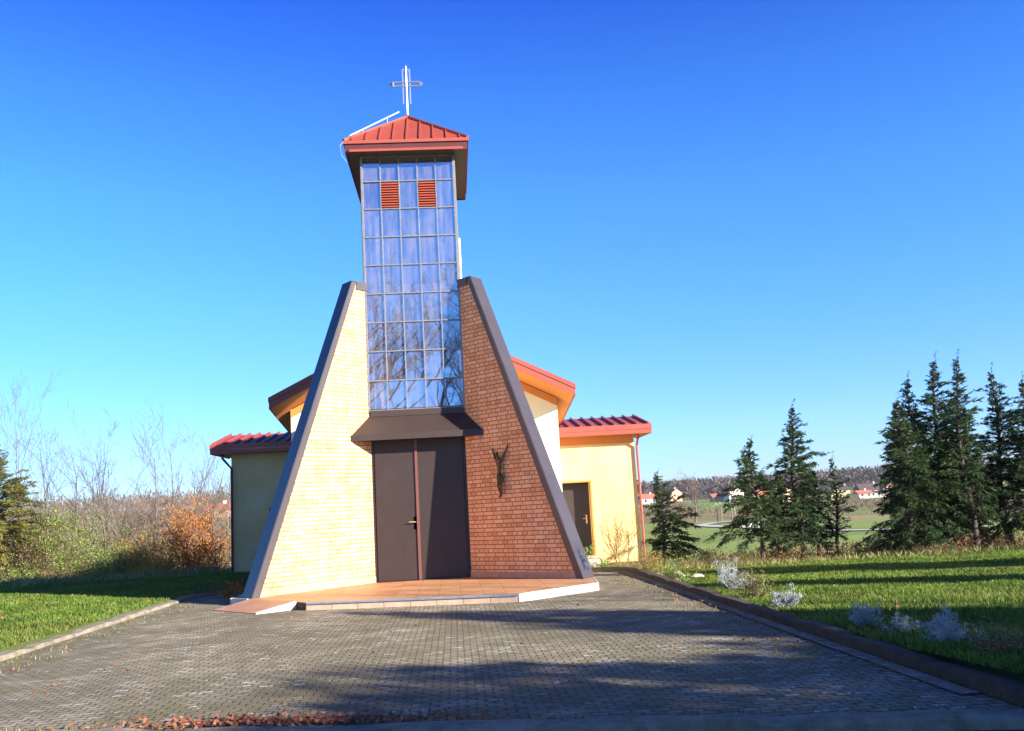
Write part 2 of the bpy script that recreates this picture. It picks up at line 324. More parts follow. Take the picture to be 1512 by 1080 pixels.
c=np.zeros((len(V),4),np.float32); c[:]=(.085,.13,.03,1)
def setc(mask,col): c[mask]=(*col,1)
s=x/(y+18.)
setc(y>10,(.17,.18,.06)); setc((y>60)&(y<122)&(s>.1),(.22,.31,.07)); setc((y>122)&(y<150)&(s>.1),(.15,.23,.05))
setc((y>150)&(y<215)&(s>.1),(.20,.27,.065)); setc((y>=190)&(y<260)&(s>.33),(.32,.23,.13)); setc((y>=215)&(y<330)&(s>.1),(.22,.17,.09))
setc((y>=330)&(y<560)&(s>.1),(.20,.24,.08)); setc((y>300)&(y<520)&(s>.255)&(s<.33),(.14,.28,.05)); setc((y>250)&(y<480)&(s>.36)&(s<.5),(.17,.23,.06))
setc(y>560,(.12,.095,.06)); setc((s<.05)&(y>20),(.14,.11,.06))
a=go.data.color_attributes.new('zone','FLOAT_COLOR','POINT'); a.data.foreach_set('color',c.ravel())
# paved yard as one sheet following its slope
XL,XR=-4.32,3.90
yy=[-10.75+.0]; 
def yard_front(x): return -11.2-.205*(x+1.91)
rows=[None]+[-9,-6,-3,0,.5,2,4,6,8,10,12]
vs=[];fs=[];xsx=[XL,-2,0,2,XR]
for r_ in rows:
    for x_ in xsx: 
        y_=yard_front(x_) if r_ is None else r_
        vs.append((x_,y_,pave_z(y_)))
for i in range(len(rows)-1):
    for k in range(4): fs.append((i*5+k,i*5+k+1,(i+1)*5+k+1,(i+1)*5+k))
MB().add(vs,fs).top('paved_yard',M['paver'],'weathered grey block paving spotted with lichen in front of the church',None,kind='structure')
# road strip in front of the yard
e=MB(); e.add([(-14,yard_front(-14)-.19,-.17),(16,yard_front(16)-.19,-.17),(16,-24,-.17),(-14,-24,-.17)],[(0,1,2,3)])
e.top('road',M['asphalt'],'dark asphalt strip in the near foreground',None,kind='structure')
def wobbly(p0,p1,w,h,zf,base,n,seed,nm,m,label,depth=.25):
    rs=np.random.RandomState(seed); p0=np.array(p0);p1=np.array(p1); d=(p1-p0); Ln=np.linalg.norm(d); d/=Ln; sdir=np.array([-d[1],d[0]])
    v=[];f=[]
    for i in range(n+1):
        q=p0+d*Ln*i/n; j=rs.normal(size=4)*.003
        seg=(i%5==0)*-.018+((i//5)%3)*.004
        z=zf(q[1])+h+seg
        for (o,zz) in ((-w/2+j[0],z-h-depth),(-w/2+j[0],z-.02+j[2]),(-w/2+.02+j[0],z+j[2]),(w/2-.02+j[1],z+j[3]),(w/2+j[1],z-.02+j[3]),(w/2+j[1],z-h-depth)):
            r=q+sdir*o; v.append((r[0],r[1],zz))
    for i in range(n):
        for k in range(5): f.append((i*6+k,i*6+k+1,(i+1)*6+k+1,(i+1)*6+k))
    f+= [tuple(range(6))[::-1],tuple(range(n*6,n*6+6))]
    return MB().add(v,f).top(nm,m,label,'kerb')
wobbly((XL-.11,yard_front(XL-.2)),(XL-.05,9.5),.26,.045,pave_z,0,70,1,'kerb',M['concrete'],'crumbling pale concrete kerb between the left lawn and the paving')
wobbly((XR+.09,yard_front(XR)-.1),(XR+.0,6.6),.15,.09,pave_z,0,70,2,'kerb',M['kerbdark'],'dark mossy raised kerb between the paving and the right lawn')
wobbly((-9,yard_front(-9)-.09),(14,yard_front(14)-.09),.2,.02,lambda y:-.11,0,90,3,'kerb',M['concrete'],'low grey concrete kerb crossing the bottom foreground',depth=.2)
# thin concrete channel along the right kerb
v=[];n=30
for i in range(n+1):
    y_=-11.9+17.5*i/n; x_=XR-.02; v+=[(x_-.13,y_,pave_z(y_)+.012),(x_,y_,pave_z(y_)+.014)]
MB().add(v,[(2*i,2*i+1,2*i+3,2*i+2) for i in range(n)]).top('drain_channel',M['concrete'],'narrow pale concrete edging strip at the foot of the right kerb',None,kind='structure')
# ------------------------------------------------------------ CHURCH
A=.883; TH=R(47.8); CT,ST=math.cos(TH),math.sin(TH); LB,LT,ZT=2.72,.36,5.6
church=empty('church',(0,0,0),'small modern church with splayed brick wings, glazed bell tower and red roofs','church')
def wp(s,l,z,off=0):   # point on wing face; off = in front of the face
    nx_,ny_=-s*ST,-CT
    return Vector((s*(A+l*CT)+nx_*off,-l*ST+ny_*off,z))
for s in (-1,1):
    B=Vector((s*.60,.80,0))*.33
    w=MB(); poly=[(0,-.3),(LB,-.3),(LB,0),(LT,ZT),(0,ZT)]
    w.prism([wp(s,l,z) for l,z in poly],B)
    o=w.obj('brick_wing',M['brick']); me=o.data; uv=me.uv_layers.new(name='UVMap')
    for lp in me.loops:
        p=me.vertices[lp.vertex_index].co; l=(abs(p.x)-A)/CT; uv.data[lp.index].uv=(l if s>0 else l+.06,p.z+.012)
    wpart(o,church)
    o['label']='shaded orange brick wing right of the doors' if s>0 else 'sunlit pale brick wing left of the doors'
    # skirting
    MB().prism([wp(s,.0,0,.001),wp(s,LB-.03,0,.001),wp(s,LB-.07,.1,.001),wp(s,0,.1,.001)],Vector((-s*ST,-CT,0))*.018).part('skirting',M['skirting'],church)
    # sheet metal capping: flange on the face + broad edge
    def lx(z): return LB+(LT-LB)*z/ZT
    fw=.15
    fl=MB(); fl.prism([wp(s,lx(0)-fw,.0,.02),wp(s,lx(0)+.02,.0,.02),wp(s,LT+.02,ZT+.03,.02),wp(s,LT-fw+.05,ZT+.03,.02)],Vector((s*ST,CT,0))*.0185)
    fl.part('cap_flange',M['flash'],church)
    MB().prism([wp(s,.0,ZT-.12,.024),wp(s,LT-fw+.06,ZT-.12,.024),wp(s,LT-fw+.04,ZT+.03,.024),wp(s,0,ZT+.03,.024)],Vector((s*ST,CT,0))*.02).part('cap_flange',M['flash'],church)
    Bx=B*1.06
    eo=MB(); p=[wp(s,lx(0)+.022,0,.021),wp(s,LT+.022,ZT+.035,.021)]
    eo.add([p[0],p[1],p[1]+Bx,p[0]+Bx,p[0]+Vector((-s*.018,0,0)),p[1]+Vector((-s*.018,0,-.02)),p[1]+Bx+Vector((-s*.018,0,-.02)),p[0]+Bx+Vector((-s*.018,0,0))],[(0,1,2,3),(4,7,6,5),(0,3,7,4),(1,5,6,2),(0,4,5,1),(3,2,6,7)])
    cap=eo.part('wing_capping',M['flash'],church)
    t=[wp(s,-.02,ZT+.012,.02),wp(s,LT+.02,ZT+.012,.02)]
    MB().prism([t[0],t[1],t[1]+Bx,t[0]+Bx],(0,0,.03)).part('top_capping',M['flash'],church)
    # standing seam joint on the capping
    zj=3.12 if s<0 else 3.02; q=wp(s,lx(zj)+.024,zj,.028); q2=q+Bx*1.02
    q0=wp(s,lx(zj)-fw-.005,zj,.028)
    MB().prism([q,q2,q2+Vector((-s*.01,0,.03)),q+Vector((-s*.01,0,.03))],Vector((s*.008,-.008,0))).part('capping_joint',M['flash'],church)
    if s>0:
        # dark worn marks near the foot of the capping
        rs=np.random.RandomState(5); mb=MB()
        for k in range(22):
            zz=.28+rs.normal()*.07; f_=.45+rs.normal()*.13; c0=wp(s,lx(zz)+.0245,zz,.021)+Bx*f_
            r_=.012+.02*rs.rand(); up=(wp(s,lx(1)+.0,1)-wp(s,lx(0),0)).normalized(); sd=Bx.normalized(); off=up.cross(sd).normalized()*.004
            if off.y>0: off=-off
            a_=rs.rand()*6
            mb.add([c0+off+(up*math.cos(a_+k2*1.257)*r_*(1.7-k2%2)+sd*math.sin(a_+k2*1.257)*r_*(1.2-.5*(k2%2))) for k2 in range(5)],[(0,1,2,3,4)])
        mb.part('worn_mark',M['pane'],church)
# doors -------------------------------------------------
DW=.83; DH=2.6; cx_=-.055
for nm,x0,x1 in (('door',-DW,cx_),('door',cx_,DW)):
    d=MB().box((x0+.006,-.02,.012),(x1-.006,.05,DH)).part('door',M['door'],church,bevel=.004)
    if x0<0:
        d['label']='wide dark brown door leaf with the brass handle'
        wpart(MB().box((cx_-.075,-.034,.93),(cx_-.033,-.021,1.16)).tube([(cx_-.054,-.03,1.06),(cx_-.054,-.075,1.06),(cx_-.17,-.08,1.065)],.011,8).obj('handle',M['brass']),d)
MB().box((cx_-.025,-.045,.0),(cx_+.025,-.021,DH)).part('cover_strip',M['strip'],church)
MB().box((-A,.0,-.3),(-DW,.2,3.2)).part('door_frame',M['door'],church)
MB().box((DW,.0,-.3),(A,.2,3.2)).part('door_frame',M['door'],church)
MB().box((-DW,.0,DH+.002),(DW,.12,3.2)).part('door_head',M['door'],church)
MB().box((-A+.06,.052,-.3),(A-.06,.3,DH)).part('inner_lining',M['door'],church)
MB().box((-DW,-.1,-.06),(DW,.05,.01)).part('threshold',M['door'],church)
# canopy: prism between the wings
def cnx(l,z,s,dy=0): return Vector((s*(A+l*CT),-l*ST-dy,z))
lf=.5
prof=[(0.03,3.06),(lf,2.68),(lf,2.60),(0.03,2.60)]
va=[cnx(l,z,-1) for l,z in prof]+[cnx(l,z,1) for l,z in prof]
MB().add(va,[(0,1,2,3),(7,6,5,4),(0,4,5,1),(1,5,6,2),(2,6,7,3),(3,7,4,0)]).part('door_canopy',M['canopy'],church)
va=[cnx(lf,z,s,dy) for s in (-1,1) for z,dy in ((2.70,.012),(2.585,.012),(2.585,-.01),(2.70,-.01))]
MB().add(va,[(0,1,2,3),(7,6,5,4),(0,4,5,1),(1,5,6,2),(2,6,7,3),(3,7,4,0)]).part('canopy_lip',M['canopy'],church)
MB().box((-A+.005,-.045,3.05),(A-.005,.03,3.165)).part('canopy_head',M['canopy'],church)
MB().tube([(1.14,-.33,2.59),(1.14,-.33,2.53)],.02,8).part('canopy_drip',M['riser'],church)
# tower --------------------------------------------------
GW=.90; TY=2.5; Z0=3.17; RH=.563; rowz=[Z0+RH*i for i in range(9)]+[8.19]
colx=[-GW+2*GW*i/5 for i in range(6)]
tower_parts=[]
def glazing(origin,u,nrm,width,nc,rows,zlo):
    """glazed face: panes per storey row (one pane mesh per cell) and mullions"""
    u=Vector(u); n=Vector(nrm); o=Vector(origin)
    cw=width/nc
    for r in range(len(rows)-1):
        for k in range(nc):
            if nc==5 and r==7 and k in (1,3): continue
            z0,z1=rows[r],rows[r+1]; tilt=(rnd.random()-.5)*.016; tl2=(rnd.random()-.5)*.010
            P=[o+u*(cw*k+.01)+Vector((0,0,z0+.01)),o+u*(cw*(k+1)-.01)+Vector((0,0,z0+.01)),o+u*(cw*(k+1)-.01)+Vector((0,0,z1-.01))+n*tilt,o+u*(cw*k+.01)+Vector((0,0,z1-.01))+n*(tilt)]
            P[1]+=n*tl2; P[2]+=n*tl2
            MB().add(P,[(0,1,2,3)]).part('glass_pane',M['glass'],church)
    for k in range(nc+1):
        w_=.010 if 0<k<nc else .02; c0=o+u*cw*k+n*-.01
        MB().prism([c0-u*w_+Vector((0,0,rows[0]-.02)),c0+u*w_+Vector((0,0,rows[0]-.02)),c0+u*w_+Vector((0,0,rows[-1])),c0-u*w_+Vector((0,0,rows[-1]))],n*.045).part('mullion',M['mullion'],church)
    for r in range(len(rows)):
        z=rows[r]; c0=o+Vector((0,0,z))+n*-.008
        MB().prism([c0+Vector((0,0,-.011)),c0+u*width+Vector((0,0,-.011)),c0+u*width+Vector((0,0,.011)),c0+Vector((0,0,.011))],n*.038).part('transom',M['mullion'],church)
glazing((-GW,-.0,0),(1,0,0),(0,-1,0),2*GW,5,rowz,0)
siderows=[5.65,6.4,7.2,8.19]
glazing((GW+.0,.03,0),(0,1,0),(1,0,0),TY-.06,3,siderows,0)
glazing((-GW-.0,TY-.03,0),(0,-1,0),(-1,0,0),TY-.06,3,siderows,0)
for k in (1,3):
    z0,z1=rowz[7],rowz[8]; x0,x1=colx[k]+.014,colx[k+1]-.014; mb=MB()
    mb.box((x0,-.005,z0+.012),(x1,.02,z1-.012))
    lv=wpart(mb.obj('louvre',M['maroon']),church); lm=MB()
    nb=10
    for i in range(nb):
        zz=z0+.03+(z1-z0-.05)*i/nb
        lm.prism([(x0,-.045,zz),(x0,-.038,zz-.004),(x0,-.006,zz+.034),(x0,-.012,zz+.04)],(x1-x0,0,0))
    lm.part('louvre_blades',M['redtrim'],lv)
# tower core: back wall, lining, blinds behind the glass
MB().box((-GW,TY,-.3),(GW,TY+.05,8.2)).part('tower_back_wall',M['interior'],church)
for s in (-1,1):
    MB().box((s*GW,.02,-.3),(s*(GW-.05),TY,5.6)).part('tower_side_wall',M['interior'],church)
    MB().box((s*(GW-.02),.012,5.6),(s*(GW-.10),.09,8.2)).part('corner_post',M['maroon'],church)
MB().box((-GW+.05,.1,3.0),(GW-.05,TY,3.08)).part('tower_floor',M['interior'],church)
rs=np.random.RandomState(3)
cb=MB()
for (x0,x1,z0,z1) in [(-.86,-.56,3.2,3.72),(-.83,-.62,3.8,5.4),(-.80,-.60,5.6,7.1),(.60,.66,5.7,8.0),(.72,.80,5.7,7.9),(-.74,-.62,7.0,7.6),(-.5,.75,5.45,5.62),(-.45,-.2,4.9,5.2),(-.45,-.38,5.9,6.4)]:
    cb.box((x0,.12,z0),(x1,.14,z1))
cb.part('inner_blind',M['curtain'],church)
MB().box((-.87,.15,3.2),(-.54,.17,4.3)).part('inner_panel',M['timber'],church)
# tower roof
x1=1.2; yb0,yb1=-.32,TY+.3; zb=8.2
MB().box((-x1+.03,yb0+.03,zb),(x1-.03,yb1-.03,zb+.03)).part('soffit',M['soffit'],church)
fb=MB()
def frame(mb,xo,y0,y1,z0,z1,t):
    mb.box((-xo,y0,z0),(xo,y0+t,z1)); mb.box((-xo,y1-t,z0),(xo,y1,z1)); mb.box((-xo,y0+t,z0),(-xo+t,y1-t,z1)); mb.box((xo-t,y0+t,z0),(xo,y1-t,z1))
frame(fb,x1-.015,yb0+.015,yb1-.015,zb-.02,zb+.16,.03); fb.part('fascia',M['maroon'],church)
fb=MB(); frame(fb,x1+.015,yb0-.015,yb1+.015,zb+.14,zb+.205,.06); fb.part('roof_edge',M['redtrim'],church)
fb=MB(); fb.box((-x1+.1,yb0-.02,zb-.025),(x1-.1,yb0+.01,zb+.022)); fb.part('gutter_strip',M['redtrim'],church)
ap=Vector((0,(yb0+yb1)/2,9.52)); zr=zb+.207
cs=[Vector((-x1,yb0,zr)),Vector((x1,yb0,zr)),Vector((x1,yb1,zr)),Vector((-x1,yb1,zr))]
rf=MB().add(cs+[ap],[(0,1,4),(1,2,4),(2,3,4),(3,0,4),(3,2,1,0)]).part('tower_roof',M['redroof'],church)
sm=MB()
for i in range(4):
    a_,b_=cs[i],cs[(i+1)%4]; mid=(a_+b_)/2; n_=(b_-a_).cross(ap-a_).normalized()
    for k in range(-4,5):
        t=k/4.6; base=mid+(b_-a_)/2*t; top=base+(ap-mid)*(1-abs(t)); u_=(b_-a_).normalized()*.014
        if abs(t)>.95: continue
        sm.prism([base-u_,base+u_,top+u_,top-u_],n_*.026)
wpart(sm.obj('roof_seam',M['redroof']),rf)
hp=MB()
for i in range(4): hp.tube([cs[i]+Vector((0,0,.01)),ap+Vector((0,0,.02))],.035,6)
wpart(hp.obj('hip_cap',M['redtrim']),rf)
# lightning conductor bar above the left hip
lc=MB(); pA=cs[0]+Vector((.12,.0,.1)); pB=cs[0].lerp(ap,.86)+Vector((0,-.05,.17)); lc.tube([pA,pB],.013,6)
for t in (.25,.75):
    p=pA.lerp(pB,t); q=cs[0].lerp(ap,.08+t*.78); lc.tube([p,q],.008,5)
lc.tube([pA,cs[0]+Vector((-.07,-.02,-.1)),cs[0]+Vector((-.04,0,-.3)),cs[0]+Vector((.05,.05,-.42))],.003,5)
lc.part('lightning_bar',M['white'],church)
MB().tube([(GW+.05,.1,5.62),(GW+.05,.1,6.5)],.018,8).part('vent_pipe',M['white'],church)
# cross
cr=empty('rooftop_cross',(ap.x,ap.y,9.5),'silver openwork cross standing on the peak of the tower roof','cross')
zc=10.27; 
MB().tube([(0,ap.y,9.5),(0,ap.y,10.66)],.025,8).tube([(0,ap.y,10.66),(0,ap.y,10.72)],[.035,.003],8).part('centre_rod',M['silver'],cr)
MB().tube([(-.075,ap.y,9.82),(-.075,ap.y,10.60)],.016,6).part('side_rod',M['silver'],cr)
MB().tube([(.075,ap.y,9.82),(.075,ap.y,10.60)],.016,6).part('side_rod',M['silver'],cr)
ca=MB()
for dz in (-.045,.045): ca.tube([(-.28,ap.y-.01,zc+dz),(.28,ap.y-.01,zc+dz)],.016,6)
ca.part('crossbar',M['silver'],cr)
for s in (-1,1): MB().tube([(s*.26,ap.y-.01,zc),(s*.29,ap.y-.01,zc),(s*.36,ap.y-.01,zc)],[.03,.06,.004],4).part('arm_tip',M['silver'],cr)
MB().box((-.085,ap.y-.015,10.585),(.085,ap.y+.015,10.61)).part('top_band',M['silver'],cr)
MB().tube([(0,ap.y,9.48),(0,ap.y,9.58)],[.06,.03],8).part('base_collar',M['redtrim'],cr)
# nave ---------------------------------------------------
HW=3.34; YN0,YN1=5.9,10.0; YF=5.0; DZ=-.125      # roof falls towards the rear
def ez(y): return 4.13+(y-YF)*DZ
def rz(y): return ez(y)+1.85
EX=3.70
nz=[(-HW,-.6),(HW,-.6),(HW,ez(YN0)-.28+.5*(EX-HW)),(0,rz(YN0)-.32),(-HW,ez(YN0)-.28+.5*(EX-HW))]
fr=[Vector((x,YN0,z)) for x,z in nz]
bk=[Vector((x,YN1,z+(YN1-YN0)*DZ*(z>0))) for x,z in nz]
nav=MB().add(fr+bk,[(0,1,2,3,4),(9,8,7,6,5)]+[(i,5+i,5+(i+1)%5,(i+1)%5) for i in range(5)])
nav.part('nave_wall',M['pale'],church)
for s in (-1,1):
    o1,o2=ez(YF),ez(YN1)
    # roof slab
    P=[(s*EX,YF,o1),(0,YF,rz(YF)),(0,YN1,rz(YN1)),(s*EX,YN1,o2)]
    MB().prism(P,(0,0,-.04)).part('nave_roof',M['redroof'] ,church)
    # two-board rake fascia
    ux=Vector((s*EX,0,o1)); 
    MB().prism([(s*(EX+.02),YF-.03,o1+.02),(0,YF-.03,rz(YF)+.02),(0,YF-.03,rz(YF)-.10),(s*(EX+.02),YF-.03,o1-.10)],(0,.04,0)).part('rake_fascia',M['redtrim'],church)
    MB().prism([(s*(EX+.005),YF-.015,o1-.102),(0,YF-.015,rz(YF)-.102),(0,YF-.015,rz(YF)-.26),(s*(EX+.005),YF-.015,o1-.26)],(0,.03,0)).part('rake_fascia',M['redtrim'],church)
    # eave fascia
    MB().prism([(s*(EX+.005),YF,o1+.02),(s*(EX+.005),YN1,o2+.02),(s*(EX+.005),YN1,o2-.26),(s*(EX+.005),YF,o1-.26)],(-s*.03,0,0)).part('eave_fascia',M['redtrim'],church)
    # sloping soffit under the front overhang and the eave
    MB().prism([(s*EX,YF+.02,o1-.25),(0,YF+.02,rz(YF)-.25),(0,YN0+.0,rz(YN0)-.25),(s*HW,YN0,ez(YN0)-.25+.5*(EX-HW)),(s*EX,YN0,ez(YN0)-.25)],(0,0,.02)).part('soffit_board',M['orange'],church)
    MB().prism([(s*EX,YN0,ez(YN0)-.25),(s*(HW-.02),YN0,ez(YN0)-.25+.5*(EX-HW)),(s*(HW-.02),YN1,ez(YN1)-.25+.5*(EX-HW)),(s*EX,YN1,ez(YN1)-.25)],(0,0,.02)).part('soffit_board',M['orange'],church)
    zz=ez(YN0)-.27+.5*(EX-HW)
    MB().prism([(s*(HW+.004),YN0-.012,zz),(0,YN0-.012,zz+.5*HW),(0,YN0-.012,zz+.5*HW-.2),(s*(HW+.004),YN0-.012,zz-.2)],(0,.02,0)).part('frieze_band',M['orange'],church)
# nave front window behind the wing, orange surround
wf=MB().box((1.9,YN0-.035,2.6),(2.68,YN0+.01,3.45)).part('window',M['orange'],church)
wpart(MB().box((1.98,YN0-.045,2.68),(2.60,YN0-.03,3.37)).obj('pane',M['pane']),wf)
# link between tower and nave
MB().box((-.86,TY+.06,-.5),(.86,YN0-.02,4.5)).part('link_body',M['pale'],church)
# side annexes -------------------------------------------
def annex(s):
    an=[]
    xi,xo=HW-.0,5.78; Y0,Y1=8.7,10.2; zt=3.12
    dx0,dx1,dz0,dz1=3.56,4.44,-.20,1.83
    if s>0:
        w=MB()
        w.box((xi,Y0,-.42),(dx0,Y0+.3,zt)); w.box((dx1,Y0,-.42),(xo,Y0+.3,zt)); w.box((dx0,Y0,dz1),(dx1,Y0+.3,zt)); w.box((dx0,Y0,-.42),(dx1,Y0+.3,dz0))
        w.box((xo-.3,Y0+.3,-.42),(xo,Y1,zt)); w.box((xi,Y1-.3,-.42),(xo-.3,Y1,zt))
        w.part('annex_wall',M['cream'],church)
        w=MB(); t=.05
        w.box((dx0,Y0-.015,dz1),(dx1+t,Y0+.1,dz1+t)); w.box((dx1,Y0-.015,dz0),(dx1+t,Y0+.1,dz1))
        w.part('door_surround',M['orange'],church)
        d=MB().box((dx0,Y0+.30,dz0),(dx1,Y0+.35,dz1)).part('side_door',M['door'],church)
        wpart(MB().box((dx1-.13,Y0+.275,.68),(dx1-.09,Y0+.299,.92)).tube([(dx1-.11,Y0+.28,.82),(dx1-.11,Y0+.24,.82),(dx1-.22,Y0+.24,.82)],.011,6).obj('handle',M['brass']),d)
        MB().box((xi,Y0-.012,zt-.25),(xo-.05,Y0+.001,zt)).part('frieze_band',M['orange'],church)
        MB().box((dx1+.12,Y0-.03,-.62),(xo+.02,Y0+.1,-.42)).box((xo,Y0+.1,-.62),(xo+.02,Y1,-.42)).part('plinth',M['plinth'],church)
        # stone step under the side door
        st=MB(); rs=np.random.RandomState(9)
        st.box((3.45,7.95,-.7),(4.58,Y0-.001,-.26))
        st.part('door_step',M['stone'],church,bevel=.02)
        MB().box((3.5,Y0-.001,-.259),(4.44,Y0+.3,-.2005)).part('door_sill',M['stone'],church)
    else:
        MB().box((-xi,Y0,-.3),(-5.45,Y1,zt)).part('annex_wall',M['cream'],church)
        MB().box((-xi,Y0-.03,-.7),(-5.47,Y0+.02,-.22)).part('plinth',M['plinth'],church)
        rg=MB(); rg.tube([Vector((-4.38,Y0-.02,1.53))+Vector((.055*math.cos(t*math.pi/5),0,.055*math.sin(t*math.pi/5))) for t in range(11)],.014,6,cap=False); rg.part('wall_ring',M['door'],church)
    XO=xo+.42 if s>0 else 5.9
    yf=8.25; zf=3.33; yb=10.5; zb_=3.78
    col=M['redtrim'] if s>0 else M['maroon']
    P=[(s*3.45,yf,zf),(s*XO,yf,zf),(s*XO,yb,zb_),(s*3.45,yb,zb_)]
    r=MB().prism(P,(0,0,-.03)).part('annex_roof',M['redroof'],church)
    sm=MB(); n_=9
    for k in range(n_):
        x_=s*(3.6+(XO-3.65)*k/(n_-1)); sm.prism([(x_-.022,yf,zf),(x_+.022,yf,zf),(x_+.022,yf,zf+.06),(x_-.022,yf,zf+.06)],(0,yb-yf,zb_-zf))
    wpart(sm.obj('roof_seam',M['redroof']),r)
    MB().box((s*3.45,yf-.03,zf-.12),(s*(XO+.02),yf+.0,zf+.02)).part('eave_fascia',M['redtrim'],church)
    MB().box((s*3.45,yf-.015,zf-.24),(s*(XO+.0),yf+.02,zf-.122)).part('eave_fascia',M['redtrim'],church)
    MB().prism([(s*XO,yf+.021,zf-.24),(s*XO,yf+.021,zf+.02),(s*XO,yb,zb_+.02),(s*XO,yb,zf-.24)],(s*.02,0,0)).part('verge_board',M['redtrim'],church)
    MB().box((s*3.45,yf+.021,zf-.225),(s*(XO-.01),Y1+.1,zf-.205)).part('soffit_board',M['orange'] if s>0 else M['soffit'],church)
annex(1); annex(-1)
MB().tube([(5.86,8.45,3.1),(5.86,8.45,3.02),(5.84,8.62,2.78),(5.84,8.62,-.5)],.035,8).part('downpipe',M['redtrim'],church)
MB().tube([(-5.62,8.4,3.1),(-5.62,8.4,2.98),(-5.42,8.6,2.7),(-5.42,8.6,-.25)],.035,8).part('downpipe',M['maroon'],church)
# entrance platform --------------------------------------
pf=empty('entrance_platform',(0,-2,0),'low terracotta tiled platform with ramp in front of the church doors','platform')
top=[(-2.98,-.6),(-3.06,-1.75),(-2.75,-2.05),(-1.82,-3.1),(-1.62,-3.42),(1.47,-4.12),(2.78,-3.02),(2.86,-1.98),(1.2,-.2),(.88,.0),(-.88,.0),(-1.2,-.2)]
MB().prism([(x,y,-.3) for x,y in top],(0,0,.2985)).part('tiled_floor',M['tile'],pf)
def edge(p,q,z0,z1,t,m,nm,lab=None,out=1):
    p=Vector((*p,0));q=Vector((*q,0)); d=(q-p).normalized(); n_=Vector((d.y,-d.x,0))
    o=MB().prism([p+Vector((0,0,z0)),q+Vector((0,0,z0)),q+Vector((0,0,z1)),p+Vector((0,0,z1))],n_*t).part(nm,m,pf,bevel=.004)
    if lab: o['label']=lab
f0,f1,f2,f3=top[4],top[5],top[6],top[7]
fd=(Vector(f1)-Vector(f0)); nn=8
for k in range(nn):
    a_=Vector(f0)+fd*(k/nn); b_=Vector(f0)+fd*((k+1)/nn-.003); edge(a_,b_,-.2,-.028,.012,M['riser'],'riser_tile')
edge(f0,f1,-.026,.004,.03,M['bluegrey'],'step_nosing')
edge(f1,f2,-.2,.006,.02,M['whiteriser'],'side_edge'); edge(f2,f3,-.2,.005,.02,M['whiteriser'],'side_edge')
edge(top[3],top[4],-.2,-.002,.015,M['plinth'],'side_edge'); edge(top[0],top[1],-.2,.005,.05,M['whiteriser'],'side_edge'); edge(top[1],top[2],-.2,.004,.03,M['whiteriser'],'side_edge')
ra=[Vector((-2.72,-2.06,.003)),Vector((-1.84,-3.13,.003)),Vector((-2.36,-3.5,-.1)),Vector((-3.2,-2.5,-.1))]
MB().prism(ra,(0,0,-.12)).part('ramp',M['tile'],pf)
e_=(ra[2]-ra[1]); MB().prism([ra[1]+Vector((0,0,.008)),ra[2]+Vector((0,0,.008)),ra[2]+Vector((0,0,-.15)),ra[1]+Vector((0,0,-.15))],Vector((.035,-.05,0))).part('ramp_edge',M['whiteriser'],pf)
# crucified figure on the right wing ----------------------
def skin_body(name,joints,edges,m,lvl=2):
    me=bpy.data.meshes.new(name); me.from_pydata([j[0] for j in joints],edges,[]); o=bpy.data.objects.new(name,me); COL.objects.link(o)
    md=o.modifiers.new('s','SKIN'); md.use_smooth_shade=True
    for i,j in enumerate(joints):
        sv=me.skin_vertices[0].data[i]; sv.radius=(j[1],j[1]*(j[2] if len(j)>2 else 1)); sv.use_root=(i==0)
    o.modifiers.new('ss','SUBSURF').levels=lvl; o.modifiers['ss'].render_levels=lvl
    dg=bpy.context.evaluated_depsgraph_get(); me2=bpy.data.meshes.new_from_object(o.evaluated_get(dg)); me2.name=name
    bpy.data.objects.remove(o); me2.materials.clear(); me2.materials.append(m)
    for p in me2.polygons: p.use_smooth=True
    return bpy.data.objects.new(name,me2)
cl=.72/1.0
cp=wp(1,.93,0)
fig=empty('crucifix_figure',(cp.x,cp.y,1.44),'dark bronze crucified figure with raised arms on the shaded brick wing','sculpture',rz=-TH)
# local frame: x along the wall, -y towards the viewer, z up
J=[((0,-.06,.33),.034,.75),((0,-.06,.42),.034,.7),((.0,-.065,.50),.050,.65),((.0,-.06,.565),.054,.6),((.0,-.065,.605),.02),((-.008,-.08,.635),.024),((-.012,-.09,.672),.034,1.1),((-.012,-.085,.705),.026),
 ((-.065,-.055,.585),.022),((-.115,-.04,.665),.017),((-.16,-.025,.75),.012),((-.178,-.02,.785),.014),
 ((.065,-.055,.585),.022),((.12,-.04,.675),.017),((.165,-.025,.775),.012),((.178,-.02,.81),.014),
 ((-.022,-.055,.27),.026),((-.026,-.078,.16),.019),((-.010,-.045,.04),.013),((-.01,-.05,.01),.016),((-.008,-.085,-.02),.012),
 ((.022,-.055,.27),.026),((.030,-.078,.165),.019),((.014,-.045,.045),.013),((.01,-.055,.012),.016),((.006,-.09,-.025),.012)]
E_=[(0,1),(1,2),(2,3),(3,4),(4,5),(5,6),(6,7),(3,8),(8,9),(9,10),(10,11),(3,12),(12,13),(13,14),(14,15),(0,16),(16,17),(17,18),(18,19),(19,20),(0,21),(21,22),(22,23),(23,24),(24,25)]
b=skin_body('body',J,E_,M['bronze']); link(b,fig); fig.scale=(1.16,1.1,1.13)
lo=MB(); 
for z0,z1,r0,r1 in ((.25,.35,.05,.044),): lo.tube([(0,-.06,z0),(0,-.06,(z0+z1)/2),(0,-.06,z1)],[r0,r0*.98,r1],12)
lo.tube([(.05,-.075,.33),(.075,-.075,.25),(.07,-.07,.17)],[.014,.02,.008],6)
link(lo.obj('loincloth',M['bronze'],smooth=True),fig)
